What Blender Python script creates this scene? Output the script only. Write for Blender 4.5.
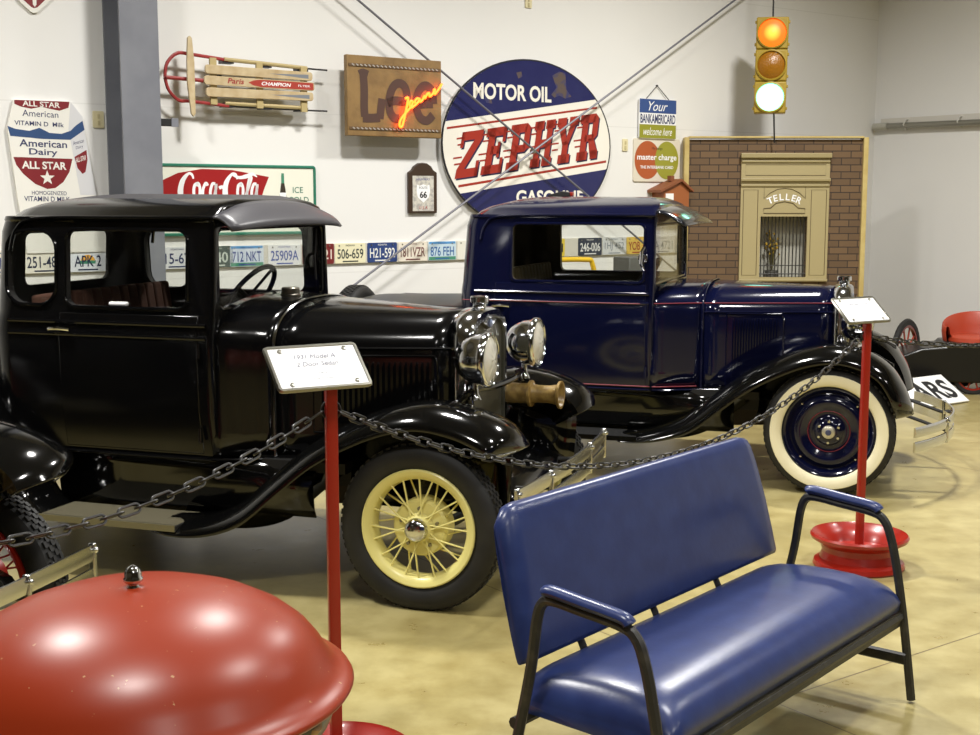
import bpy, bmesh, math, random
from mathutils import Vector, Matrix
random.seed(7)
PI = math.pi
for o in list(bpy.data.objects):
    bpy.data.objects.remove(o, do_unlink=True)
SC = bpy.context.scene
COL = SC.collection

# ------------------------------------------------------------------ camera
FPX = 1300.0; CAM_H = 1.80; PITCH = math.atan(167.5/FPX)
cd = bpy.data.cameras.new('camera'); cam = bpy.data.objects.new('camera', cd); COL.objects.link(cam)
cd.sensor_fit = 'HORIZONTAL'; cd.sensor_width = 36.0; cd.lens = 36.0*FPX/980.0
cd.clip_start = 0.05; cd.clip_end = 100
cam.location = (0, 0, CAM_H); cam.rotation_euler = (PI/2-PITCH, 0, 0)
SC.camera = cam

# ------------------------------------------------------------------ world, exposure
W = bpy.data.worlds.new('world'); SC.world = W; W.use_nodes = True
W.node_tree.nodes['Background'].inputs[0].default_value = (1.0, 0.95, 0.86, 1)
W.node_tree.nodes['Background'].inputs[1].default_value = 0.05
SC.view_settings.view_transform = 'Standard'
SC.view_settings.look = 'None'
SC.view_settings.exposure = 0.06
SC.view_settings.gamma = 1.0
SC.view_settings.use_curve_mapping = False

# room frame: t runs along the back wall (to the right, receding), n points into it
PSI = math.radians(36); T = Vector((math.cos(PSI), math.sin(PSI), 0)); N = Vector((-math.sin(PSI), math.cos(PSI), 0))
OFF = 9.03; S_CORNER = 11.66
ROOM_S0, ROOM_N0, ROOM_H = -7.0, -13.0, 5.4
def RP(s, n, z): return T*s + N*n + Vector((0, 0, z))

# ceiling lamps (high-bay discs)
def lamp(s, n, watts, size=0.55, col=(1.0, 0.978, 0.935), z=ROOM_H-0.35):
    L = bpy.data.lights.new('ceiling_lamp', 'AREA'); L.shape = 'DISK'; L.size = size
    L.energy = watts; L.color = col; L.spread = math.radians(156)
    o = bpy.data.objects.new('ceiling_lamp', L); COL.objects.link(o); o.location = RP(s, n, z)
    return o
LAMP_W = 139
for s in (0.6, 4.3, 7.9):
    for n, k in ((6.0, 1.15), (2.0, .62), (-2.4, .52)):
        lamp(s, n, LAMP_W*k*(1.2 if s < 7 else 1.36 if n > 5 else 0.70))

# ------------------------------------------------------------------ materials
def lin(c):
    out = []
    for v in c[:3]:
        v = v/255.0
        out.append(v/12.92 if v <= 0.04045 else ((v+0.055)/1.055)**2.4)
    return tuple(out)+(1.0,)
_M = {}
def mat(name, rgb, rough=0.5, metal=0.0, coat=0.0, spec=0.5, noise=None, bump=None, emis=None, estr=0.0):
    """noise=(scale, rgb2, lo, hi) mixes a second colour; bump=(scale, strength)"""
    if name in _M: return _M[name]
    m = bpy.data.materials.new(name); m.use_nodes = True; nt = m.node_tree
    b = nt.nodes['Principled BSDF']
    b.inputs['Base Color'].default_value = lin(rgb); b.inputs['Roughness'].default_value = rough
    b.inputs['Metallic'].default_value = metal; b.inputs['Coat Weight'].default_value = coat
    b.inputs['Coat Roughness'].default_value = 0.06
    b.inputs['Specular IOR Level'].default_value = spec
    if emis:
        b.inputs['Emission Color'].default_value = lin(emis); b.inputs['Emission Strength'].default_value = estr
    if noise or bump:
        tc = nt.nodes.new('ShaderNodeTexCoord')
    if noise:
        tx = nt.nodes.new('ShaderNodeTexNoise'); tx.inputs['Scale'].default_value = noise[0]; tx.inputs['Detail'].default_value = 6
        nt.links.new(tc.outputs['Object'], tx.inputs['Vector'])
        rp = nt.nodes.new('ShaderNodeValToRGB'); rp.color_ramp.elements[0].position = noise[2]; rp.color_ramp.elements[1].position = noise[3]
        rp.color_ramp.elements[0].color = lin(rgb); rp.color_ramp.elements[1].color = lin(noise[1])
        nt.links.new(tx.outputs['Fac'], rp.inputs[0]); nt.links.new(rp.outputs[0], b.inputs['Base Color'])
    if bump:
        t2 = nt.nodes.new('ShaderNodeTexNoise'); t2.inputs['Scale'].default_value = bump[0]; t2.inputs['Detail'].default_value = 4
        nt.links.new(tc.outputs['Object'], t2.inputs['Vector'])
        bp = nt.nodes.new('ShaderNodeBump'); bp.inputs['Strength'].default_value = bump[1]; bp.inputs['Distance'].default_value = 0.01
        nt.links.new(t2.outputs['Fac'], bp.inputs['Height']); nt.links.new(bp.outputs[0], b.inputs['Normal'])
    _M[name] = m
    return m
def glass(name, tint=(250, 251, 250), refl=1.0):
    if name in _M: return _M[name]
    m = bpy.data.materials.new(name); m.use_nodes = True; nt = m.node_tree
    nt.nodes.remove(nt.nodes['Principled BSDF']); out = nt.nodes['Material Output']
    tr = nt.nodes.new('ShaderNodeBsdfTransparent'); tr.inputs[0].default_value = lin(tint)
    gl = nt.nodes.new('ShaderNodeBsdfGlossy'); gl.inputs['Roughness'].default_value = 0.02
    fr = nt.nodes.new('ShaderNodeFresnel'); fr.inputs[0].default_value = 1.32
    ge = nt.nodes.new('ShaderNodeNewGeometry'); mr = nt.nodes.new('ShaderNodeMapRange'); mr.inputs[3].default_value = 1.32; mr.inputs[4].default_value = 1/1.32
    nt.links.new(ge.outputs['Backfacing'], mr.inputs[0]); nt.links.new(mr.outputs[0], fr.inputs[0])
    mx = nt.nodes.new('ShaderNodeMixShader')
    nt.links.new(fr.outputs[0], mx.inputs[0]); nt.links.new(tr.outputs[0], mx.inputs[1]); nt.links.new(gl.outputs[0], mx.inputs[2])
    nt.links.new(mx.outputs[0], out.inputs[0]); _M[name] = m
    return m
def emit(name, rgb, strength, center=None, rad=0.1, cstr=1.0):
    """glowing lens or tube; optional hot spot round the bulb (object centre)"""
    if name in _M: return _M[name]
    m = bpy.data.materials.new(name); m.use_nodes = True; nt = m.node_tree
    b = nt.nodes['Principled BSDF']; b.inputs['Base Color'].default_value = (0.02, 0.02, 0.02, 1)
    b.inputs['Emission Color'].default_value = lin(rgb); b.inputs['Emission Strength'].default_value = strength
    if center:
        tc = nt.nodes.new('ShaderNodeTexCoord'); ln = nt.nodes.new('ShaderNodeVectorMath'); ln.operation = 'LENGTH'
        nt.links.new(tc.outputs['Object'], ln.inputs[0])
        rp = nt.nodes.new('ShaderNodeValToRGB'); rp.color_ramp.elements[0].position = 0.0; rp.color_ramp.elements[1].position = rad
        rp.color_ramp.elements[0].color = lin(center); rp.color_ramp.elements[1].color = lin(rgb)
        nt.links.new(ln.outputs['Value'], rp.inputs[0]); nt.links.new(rp.outputs[0], b.inputs['Emission Color'])
    _M[name] = m
    return m

# ------------------------------------------------------------------ mesh helpers
def BM(): return bmesh.new()
def add_box(bm, c, s, rot=None):
    r = bmesh.ops.create_cube(bm, size=1.0)
    M = Matrix.Translation(Vector(c)) @ (rot.to_4x4() if rot else Matrix.Identity(4)) @ Matrix.Diagonal((s[0], s[1], s[2], 1))
    bmesh.ops.transform(bm, matrix=M, verts=r['verts']); return r['verts']
def rings(bm, loops, closed=True, cap0=False, cap1=False, mi=0):
    vs = [[bm.verts.new(p) for p in L] for L in loops]
    n = len(loops[0])
    for a, b in zip(vs[:-1], vs[1:]):
        for i in range(n if closed else n-1):
            j = (i+1) % n
            f = bm.faces.new((a[i], a[j], b[j], b[i])); f.material_index = mi
    if cap0: bm.faces.new(list(reversed(vs[0]))).material_index = mi
    if cap1: bm.faces.new(vs[-1]).material_index = mi
    return vs
def lathe(bm, prof, seg=32, axis='Z', c=(0, 0, 0), mi=0, cap0=False, cap1=False):
    """prof: list of (r, h) along the axis"""
    loops = []
    for r, h in prof:
        L = []
        for k in range(seg):
            a = 2*PI*k/seg; x, y = r*math.cos(a), r*math.sin(a)
            if axis == 'Z': p = (x, y, h)
            elif axis == 'X': p = (h, x, y)
            else: p = (y, h, x)
            L.append((p[0]+c[0], p[1]+c[1], p[2]+c[2]))
        loops.append(L)
    return rings(bm, loops, True, cap0, cap1, mi)
def frames(pts, closed=False):
    P = [Vector(p) for p in pts]; n = len(P); out = []
    up = None
    for i in range(n):
        if closed: d = P[(i+1) % n]-P[(i-1) % n]
        else: d = P[min(i+1, n-1)]-P[max(i-1, 0)]
        d.normalize()
        if up is None:
            up = Vector((0, 0, 1)) if abs(d.z) < 0.9 else Vector((0, 1, 0))
        u = (up-d*up.dot(d))
        if u.length < 1e-6: u = d.orthogonal()
        u.normalize(); up = u
        out.append((P[i], d, u, d.cross(u)))
    return out
def tube(bm, pts, r, seg=8, closed=False, flat=1.0):
    """r: radius or list; flat squashes the section along the frame's up vector"""
    fr = frames(pts, closed); loops = []
    for i, (p, d, u, v) in enumerate(fr):
        rr = r[i] if isinstance(r, (list, tuple)) else r
        loops.append([p+u*(math.sin(2*PI*k/seg)*rr*flat)+v*(math.cos(2*PI*k/seg)*rr) for k in range(seg)])
    if closed:
        loops.append(loops[0])
        vs = [[bm.verts.new(p) for p in L] for L in loops[:-1]]; vs.append(vs[0])
        for a, b in zip(vs[:-1], vs[1:]):
            for i in range(seg):
                j = (i+1) % seg; bm.faces.new((a[i], a[j], b[j], b[i]))
    else: rings(bm, loops, True, True, True)
def smooth_path(pts, n=6):
    """Catmull-Rom through pts"""
    P = [Vector(p) for p in pts]; out = []
    for i in range(len(P)-1):
        p0 = P[max(i-1, 0)]; p1 = P[i]; p2 = P[i+1]; p3 = P[min(i+2, len(P)-1)]
        for k in range(n):
            t = k/n
            out.append(0.5*((2*p1)+(p2-p0)*t+(2*p0-5*p1+4*p2-p3)*t*t+(3*p1-p0-3*p2+p3)*t**3))
    out.append(P[-1]); return out
def prism(bm, poly, y0, y1, mi=0):
    """poly in (x,z); extruded from y0 (front) to y1"""
    a = [bm.verts.new((p[0], y0, p[1])) for p in poly]; b = [bm.verts.new((p[0], y1, p[1])) for p in poly]
    n = len(poly)
    for i in range(n):
        j = (i+1) % n; bm.faces.new((a[i], a[j], b[j], b[i])).material_index = mi
    bm.faces.new(list(reversed(a))).material_index = mi; bm.faces.new(b).material_index = mi
def face_xz(bm, poly, y, mi=0):
    f = bm.faces.new([bm.verts.new((p[0], y, p[1])) for p in poly]); f.material_index = mi
    return f
def ribbon(bm, pts, w, y, n=6):
    """flat brush stroke in the xz plane; w: width or list of widths at the given points"""
    P = smooth_path([(p[0], 0, p[1]) for p in pts], n)
    m = len(P); ws = []
    for i in range(m):
        if isinstance(w, (list, tuple)):
            f = i/n; k = min(int(f), len(w)-2); ws.append(w[k]+(w[k+1]-w[k])*(f-k))
        else: ws.append(w)
    L = []
    for i in range(m):
        d = P[min(i+1, m-1)]-P[max(i-1, 0)]
        if d.length < 1e-9: d = Vector((1, 0, 0))
        d.normalize(); s = Vector((-d.z, 0, d.x))*ws[i]/2
        L.append((bm.verts.new((P[i].x+s.x, y, P[i].z+s.z)), bm.verts.new((P[i].x-s.x, y, P[i].z-s.z))))
    for a, b in zip(L[:-1], L[1:]): bm.faces.new((a[0], a[1], b[1], b[0]))
def rrect(w, h, r, n=5, cx=0.0, cz=0.0):
    pts = []
    for (sx, sz, a0) in ((1, 1, 0), (-1, 1, 90), (-1, -1, 180), (1, -1, 270)):
        for k in range(n+1):
            a = math.radians(a0+90*k/n)
            pts.append((cx+sx*(w/2-r)+r*math.cos(a), cz+sz*(h/2-r)+r*math.sin(a)))
    return pts
def link(name, me, m, parent=None, loc=(0, 0, 0), rot=(0, 0, 0)):
    o = bpy.data.objects.new(name, me); COL.objects.link(o)
    if m is not None:
        ms = m if isinstance(m, (list, tuple)) else [m]
        if len(me.materials) == 0:
            for x in ms: me.materials.append(x)
    if parent: o.parent = parent
    o.location = loc; o.rotation_euler = rot
    return o
def obj(name, bm, m, parent=None, loc=(0, 0, 0), rot=(0, 0, 0), smooth=40, bevel=0.0, bseg=2, subsurf=0, solid=0.0, recalc=True):
    if recalc: bmesh.ops.recalc_face_normals(bm, faces=bm.faces[:])
    me = bpy.data.meshes.new(name); bm.to_mesh(me); bm.free()
    if smooth:
        me.shade_smooth()
        if smooth < 180: me.set_sharp_from_angle(angle=math.radians(smooth))
    o = link(name, me, m, parent, loc, rot)
    if solid:
        s = o.modifiers.new('solid', 'SOLIDIFY'); s.thickness = solid; s.offset = -1
    if bevel:
        b = o.modifiers.new('bevel', 'BEVEL'); b.width = bevel; b.segments = bseg; b.limit_method = 'ANGLE'; b.angle_limit = math.radians(40)
    if subsurf:
        s = o.modifiers.new('sub', 'SUBSURF'); s.levels = subsurf; s.render_levels = subsurf
    return o
def tag(o, label, cat, group=None, kind=None):
    o['label'] = label; o['category'] = cat
    if group: o['group'] = group
    if kind: o['kind'] = kind
    return o
def thing(name, label, cat, loc=(0, 0, 0), rz=0.0, group=None, rot=None):
    o = bpy.data.objects.new(name, None); COL.objects.link(o); o.empty_display_size = 0.1
    o.location = loc; o.rotation_euler = rot if rot else (0, 0, rz)
    return tag(o, label, cat, group)
def copy_tree(o, parent=None):
    c = o.copy(); COL.objects.link(c)
    if parent: c.parent = parent
    for ch in list(o.children): copy_tree(ch, c)
    return c
def text_mesh(body, w=None, h=None, bold=0.0, shear=0.0, space=1.0, arch=0.0):
    cu = bpy.data.curves.new('lettering', 'FONT'); cu.body = body; cu.size = 1.0; cu.offset = bold; cu.shear = shear
    cu.space_character = space; cu.resolution_u = 4
    o = bpy.data.objects.new('lettering', cu); COL.objects.link(o)
    dg = bpy.context.evaluated_depsgraph_get(); dg.update()
    me = bpy.data.meshes.new_from_object(o.evaluated_get(dg)); bpy.data.objects.remove(o, do_unlink=True)
    xs = [v.co.x for v in me.vertices]; ys = [v.co.y for v in me.vertices]
    x0, x1, y0, y1 = min(xs), max(xs), min(ys), max(ys)
    sx = w/(x1-x0) if w else None; sy = h/(y1-y0) if h else None
    sx = sx or sy; sy = sy or sx
    cx, cy = (x0+x1)/2, (y0+y1)/2
    for v in me.vertices:
        x, y = (v.co.x-cx)*sx, (v.co.y-cy)*sy
        v.co = (x, 0, y-arch*x*x)
    return me
def text(body, parent, m, x, z, y, w=None, h=None, bold=0.0, shear=0.0, rot=0.0, space=1.0, arch=0.0, name='lettering', slope=0.0):
    """lettering painted on a vertical face looking to -y, centred at (x, z)"""
    me = text_mesh(body, w, h, bold, shear, space, arch)
    if slope:
        for v in me.vertices: v.co.z += slope*v.co.x
    return link(name, me, m, parent, (x, y, z), (0, -rot, 0))
def boolean(o, cutters, op='DIFFERENCE'):
    for c in cutters:
        md = o.modifiers.new('b', 'BOOLEAN'); md.operation = op; md.object = c; md.solver = 'EXACT'
    dg = bpy.context.evaluated_depsgraph_get(); dg.update()
    me = bpy.data.meshes.new_from_object(o.evaluated_get(dg))
    o.modifiers.clear(); old = o.data; o.data = me; bpy.data.meshes.remove(old)
    for c in cutters: bpy.data.objects.remove(c, do_unlink=True)
    return o

# pixel of the photograph -> (s, z) on the back wall: used to read the places of the wall signs off the photograph
def sz(px, py, o=0.0):
    a = (px-490)/FPX; b = (367.5-py)/FPX; c, s = math.cos(PITCH), math.sin(PITCH)
    r = Vector((a, c+b*s, -s+b*c)); t = (OFF-o)/(r.x*N.x+r.y*N.y); q = r*t
    return (q.x*T.x+q.y*T.y, q.z+CAM_H)

# ------------------------------------------------------------------ shared materials
M_BLACK = mat('black_car_paint', (8, 8, 9), 0.13, spec=.42)
M_BLACK2 = mat('black_fender_paint', (7, 7, 7), 0.10, coat=0.2)
M_NAVY = mat('navy_car_paint', (9, 12, 38), 0.11, coat=0.1)
M_CHROME = mat('nickel_chrome', (214, 216, 220), 0.10, metal=1.0)
M_STEEL = mat('brushed_steel', (150, 148, 138), 0.32, metal=1.0)
M_RUBBER = mat('tire_rubber', (22, 22, 22), 0.62, noise=(9, (34, 33, 31), .4, .7))
M_CREAM = mat('cream_wheel_paint', (238, 228, 146), 0.3)
M_WHITEWALL = mat('whitewall_rubber', (232, 224, 190), 0.5)
M_RED = mat('red_paint', (150, 28, 15), 0.3, coat=0.2)
M_DARK = mat('dark_underbody', (16, 15, 14), 0.6)
M_RUST = mat('brown_underbody', (44, 34, 24), 0.7)
M_GLASS = glass('window_glass')
M_WHITE = mat('white_paper', (244, 244, 244), 0.5)
M_INK = mat('black_ink', (25, 25, 28), 0.6)

# ------------------------------------------------------------------ room shell
def floor_mat():
    m = bpy.data.materials.new('polished_concrete'); m.use_nodes = True; nt = m.node_tree; b = nt.nodes['Principled BSDF']
    tc = nt.nodes.new('ShaderNodeTexCoord')
    n1 = nt.nodes.new('ShaderNodeTexNoise'); n1.inputs['Scale'].default_value = 1.1; n1.inputs['Detail'].default_value = 8; n1.inputs['Distortion'].default_value = 0.8
    n2 = nt.nodes.new('ShaderNodeTexNoise'); n2.inputs['Scale'].default_value = 5.5; n2.inputs['Detail'].default_value = 10; n2.inputs['Roughness'].default_value = 0.65
    for n in (n1, n2): nt.links.new(tc.outputs['Object'], n.inputs['Vector'])
    r1 = nt.nodes.new('ShaderNodeValToRGB'); e = r1.color_ramp.elements
    e[0].position = .34; e[0].color = lin((160, 147, 97)); e[1].position = .66; e[1].color = lin((178, 166, 116))
    r2 = nt.nodes.new('ShaderNodeValToRGB'); e = r2.color_ramp.elements
    e[0].position = .35; e[0].color = lin((224, 219, 206)); e[1].position = .62; e[1].color = (1, 1, 1, 1)
    mx = nt.nodes.new('ShaderNodeMix'); mx.data_type = 'RGBA'; mx.blend_type = 'MULTIPLY'; mx.inputs[0].default_value = 1.0
    nt.links.new(n1.outputs['Fac'], r1.inputs[0]); nt.links.new(n2.outputs['Fac'], r2.inputs[0])
    nt.links.new(r1.outputs[0], mx.inputs[6]); nt.links.new(r2.outputs[0], mx.inputs[7])
    # sawn control joints every 4.2 m
    sp = nt.nodes.new('ShaderNodeSeparateXYZ'); nt.links.new(tc.outputs['Object'], sp.inputs[0])
    def joint(a, bb, c0, prev):
        m1 = nt.nodes.new('ShaderNodeMath'); m1.operation = 'MULTIPLY'; m1.inputs[1].default_value = a; nt.links.new(sp.outputs[0], m1.inputs[0])
        m2 = nt.nodes.new('ShaderNodeMath'); m2.operation = 'MULTIPLY_ADD'; m2.inputs[1].default_value = bb; nt.links.new(sp.outputs[1], m2.inputs[0]); nt.links.new(m1.outputs[0], m2.inputs[2])
        m3 = nt.nodes.new('ShaderNodeMath'); m3.operation = 'ADD'; m3.inputs[1].default_value = c0; nt.links.new(m2.outputs[0], m3.inputs[0])
        m4 = nt.nodes.new('ShaderNodeMath'); m4.operation = 'PINGPONG'; m4.inputs[1].default_value = 2.1; nt.links.new(m3.outputs[0], m4.inputs[0])
        m5 = nt.nodes.new('ShaderNodeMath'); m5.operation = 'LESS_THAN'; m5.inputs[1].default_value = 0.0035; nt.links.new(m4.outputs[0], m5.inputs[0])
        mm = nt.nodes.new('ShaderNodeMix'); mm.data_type = 'RGBA'; nt.links.new(m5.outputs[0], mm.inputs[0]); nt.links.new(prev, mm.inputs[6]); mm.inputs[7].default_value = lin((96, 82, 52))
        return mm.outputs[2]
    c1 = joint(T.x, T.y, 0.72, mx.outputs[2])
    c2 = joint(N.x, N.y, 1.15, c1)
    nt.links.new(c2, b.inputs['Base Color'])
    rr = nt.nodes.new('ShaderNodeMapRange'); rr.inputs[3].default_value = 0.2; rr.inputs[4].default_value = 0.42
    nt.links.new(n2.outputs['Fac'], rr.inputs[0]); nt.links.new(rr.outputs[0], b.inputs['Roughness'])
    b.inputs['Specular IOR Level'].default_value = 0.5
    return m
def wall_mat():
    m = bpy.data.materials.new('white_wall_panel'); m.use_nodes = True; nt = m.node_tree; b = nt.nodes['Principled BSDF']
    tc = nt.nodes.new('ShaderNodeTexCoord')
    n1 = nt.nodes.new('ShaderNodeTexNoise'); n1.inputs['Scale'].default_value = 0.6; n1.inputs['Detail'].default_value = 4
    nt.links.new(tc.outputs['Object'], n1.inputs['Vector'])
    r1 = nt.nodes.new('ShaderNodeValToRGB'); e = r1.color_ramp.elements
    e[0].position = .3; e[0].color = lin((228, 227, 223)); e[1].position = .7; e[1].color = lin((233, 232, 229))
    nt.links.new(n1.outputs['Fac'], r1.inputs[0])
    # horizontal sheet joints
    sp = nt.nodes.new('ShaderNodeSeparateXYZ'); nt.links.new(tc.outputs['Object'], sp.inputs[0])
    pp = nt.nodes.new('ShaderNodeMath'); pp.operation = 'PINGPONG'; pp.inputs[1].default_value = 0.615; nt.links.new(sp.outputs[2], pp.inputs[0])
    lt = nt.nodes.new('ShaderNodeMath'); lt.operation = 'LESS_THAN'; lt.inputs[1].default_value = 0.004; nt.links.new(pp.outputs[0], lt.inputs[0])
    mm = nt.nodes.new('ShaderNodeMix'); mm.data_type = 'RGBA'; nt.links.new(lt.outputs[0], mm.inputs[0]); nt.links.new(r1.outputs[0], mm.inputs[6]); mm.inputs[7].default_value = lin((221, 220, 216))
    nt.links.new(mm.outputs[2], b.inputs['Base Color'])
    b.inputs['Roughness'].default_value = 0.6
    return m
M_FLOOR = floor_mat(); M_WALL = wall_mat()
M_CEIL = mat('ceiling_insulation', (112, 110, 105), 0.8)
M_FAR = mat('far_wall_paint', (120, 112, 98), 0.85)
def slab(name, pts, thick_dir, m):
    """a wall or floor as a slab; pts is one face, thick_dir its thickness vector pointing out of the room"""
    bm = BM(); d = Vector(thick_dir)
    a = [bm.verts.new(p) for p in pts]; b = [bm.verts.new(Vector(p)+d) for p in pts]; n = len(pts)
    for i in range(n): bm.faces.new((a[i], a[(i+1) % n], b[(i+1) % n], b[i]))
    bm.faces.new(a); bm.faces.new(list(reversed(b)))
    o = obj(name, bm, m, smooth=0); o['kind'] = 'structure'
    return o
S0, S1, N0, N1, HH = ROOM_S0, S_CORNER, ROOM_N0, OFF, ROOM_H
slab('floor', [RP(S0, N0, 0), RP(S1, N0, 0), RP(S1, N1, 0), RP(S0, N1, 0)], (0, 0, -0.15), M_FLOOR)
slab('ceiling', [RP(S0, N0, HH), RP(S1, N0, HH), RP(S1, N1, HH), RP(S0, N1, HH)], (0, 0, 0.15), M_CEIL)
slab('wall_back', [RP(S0, N1, 0), RP(S1, N1, 0), RP(S1, N1, HH), RP(S0, N1, HH)], N*0.15, M_WALL)
M_WALL2 = mat('white_wall_plain', (230, 229, 226), .6, noise=(.6, (233, 232, 229), .3, .7))
slab('wall_right', [RP(S1, N0, 0), RP(S1, N1, 0), RP(S1, N1, HH), RP(S1, N0, HH)], T*0.15, M_WALL2)
slab('wall_left', [RP(S0, N0, 0), RP(S0, N1, 0), RP(S0, N1, HH), RP(S0, N0, HH)], T*-0.15, M_FAR)
slab('wall_front', [RP(S0, N0, 0), RP(S1, N0, 0), RP(S1, N0, HH), RP(S0, N0, HH)], N*-0.15, M_FAR)

# steel column of the frame, against the back wall
M_COL = mat('grey_steel_paint', (112, 114, 122), 0.45, noise=(3, (122, 124, 131), .4, .6))
bm = BM()
cs0, cs1, dep = 3.250, 3.522, 0.31
sc_ = (cs0+cs1)/2; hw = (cs1-cs0)/2
def colbox(s, n, ws, wn):
    vs = [(-ws/2, -wn/2), (ws/2, -wn/2), (ws/2, wn/2), (-ws/2, wn/2)]
    L0 = [RP(s+a, n+b_, 0) for a, b_ in vs]; L1 = [RP(s+a, n+b_, HH) for a, b_ in vs]
    rings(bm, [L0, L1], True, True, True)
colbox(sc_, OFF-dep, 2*hw, 0.02); colbox(sc_, OFF-0.012, 2*hw, 0.02); colbox(sc_, OFF-dep/2, 0.012, dep-0.03)
o = obj('trim_1', bm, M_COL, smooth=0); o['kind'] = 'structure'

# ================================================================== CARS
def superarch(w, zb, zs, zt, p=2.6, n=10, nb=4):
    """hood section, from the right (-y) bottom over the crown to the left bottom"""
    pts = [(-w, zb+(zs-zb)*k/nb) for k in range(nb)]
    for k in range(n+1):
        a = PI/2*k/n
        pts.append((-w*abs(math.cos(a))**(2/p), zs+(zt-zs)*math.sin(a)**(2/p)))
    left = [(-y, z) for y, z in reversed(pts[:-1])]
    return pts+left
def arch_y(w, zs, zt, p, z):
    if z <= zs: return w
    t = min(1, (z-zs)/(zt-zs)); return w*(1-t**p)**(1/p)
def plan_loop(z, xr, xf, w, rc, rf, k=6, zf=None):
    """rounded plan outline, starting at the front right corner, going round the rear"""
    pts = []
    def arc(cx, cy, r, a0, a1):
        for i in range(k+1):
            a = math.radians(a0+(a1-a0)*i/k); pts.append((cx+r*math.cos(a), cy+r*math.sin(a)))
    arc(xf-rf, -w+rf, rf, 0, -90)
    arc(xr+rc, -w+rc, rc, -90, -180)
    arc(xr+rc, w-rc, rc, 180, 90)
    arc(xf-rf, w-rf, rf, 90, 0)
    return [(x, y, z+(zf(x, y) if zf else 0)) for x, y in pts]
def sweep_fender(path, prof_fn, n=5):
    """path of (x, z); prof_fn(t) -> list of (y, dn): offset across and along the outward normal"""
    P = smooth_path([(p[0], 0, p[1]) for p in path], n); m = len(P); loops = []
    for i, p in enumerate(P):
        d = P[min(i+1, m-1)]-P[max(i-1, 0)]; d.normalize()
        nrm = Vector((d.z, 0, -d.x))
        if nrm.z < 0 and abs(d.z) < 0.9: nrm = -nrm
        loops.append([(p.x+nrm.x*dn, y, p.z+nrm.z*dn) for y, dn in prof_fn(i/(m-1))])
    bm = BM(); rings(bm, loops, False); return bm
def mirror_y(bm):
    for v in bm.verts: v.co.y = -v.co.y
    bmesh.ops.reverse_faces(bm, faces=bm.faces[:])
    return bm
FENDER = [(.435, .725), (.405, .775), (.335, .83), (.20, .880), (.03, .905), (-.15, .875), (-.34, .80), (-.53, .695), (-.70, .56), (-.88, .41), (-1.03, .335), (-1.18, .302), (-1.30, .30)]
FENDER_LONG = [(.475, .50), (.455, .585), (.415, .68), (.335, .79), (.20, .87), (.03, .905), (-.15, .88), (-.34, .805), (-.53, .70), (-.70, .57), (-.88, .425), (-1.03, .355), (-1.18, .315), (-1.30, .30)]
RFENDER = [(-1.93, .30), (-2.02, .36), (-2.10, .50), (-2.20, .66), (-2.38, .81), (-2.63, .87), (-2.88, .81), (-3.07, .64), (-3.18, .42), (-3.22, .34)]
def fender_prof(t):
    # inner skirt, crown, rolled outer lip; the tip end is narrower
    a = min(1, t/0.13); e = 0.15*(1-a)**2.2
    k = 1.0 if t < .75 else max(.35, 1-(t-.75)*2.6)
    return [(-.44, -.16*k), (-.44, -.03*k), (-.50, .0), (-.58+.1*e, .014*k), (-.66+.35*e, .018*k), (-.74+.65*e, .008*k), (-.80+.9*e, -.018*k), (-.838+e, -.055*k), (-.846+e, -.075*k), (-.842+e, -.088*k), (-.832+e, -.085*k)]
def make_tire(R, r_in, w):
    bm = BM(); rc = (R-r_in)
    prof = []
    pts = [(r_in, -.38), (r_in+.18*rc, -.50), (r_in+.45*rc, -.56), (r_in+.70*rc, -.54), (r_in+.86*rc, -.47), (r_in+.95*rc, -.40), (R-.004, -.33), (R, -.2), (R, 0)]
    full = pts+[(r, -h) for r, h in reversed(pts[:-1])]
    lathe(bm, [(r, h*w) for r, h in full], 64, 'Y')
    # tread blocks
    for k in range(60):
        a = 2*PI*k/60
        for yy in (-.24, -.08, .08, .24):
            aa = a+(0.03 if yy in (-.08, .24) else -.02)
            rot = Matrix.Rotation(-aa, 3, 'Y')
            c = rot @ Vector((R+.001, yy*w, 0)); add_box(bm, c, (.010, w*.13, .024), rot)
    return bm
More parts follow.
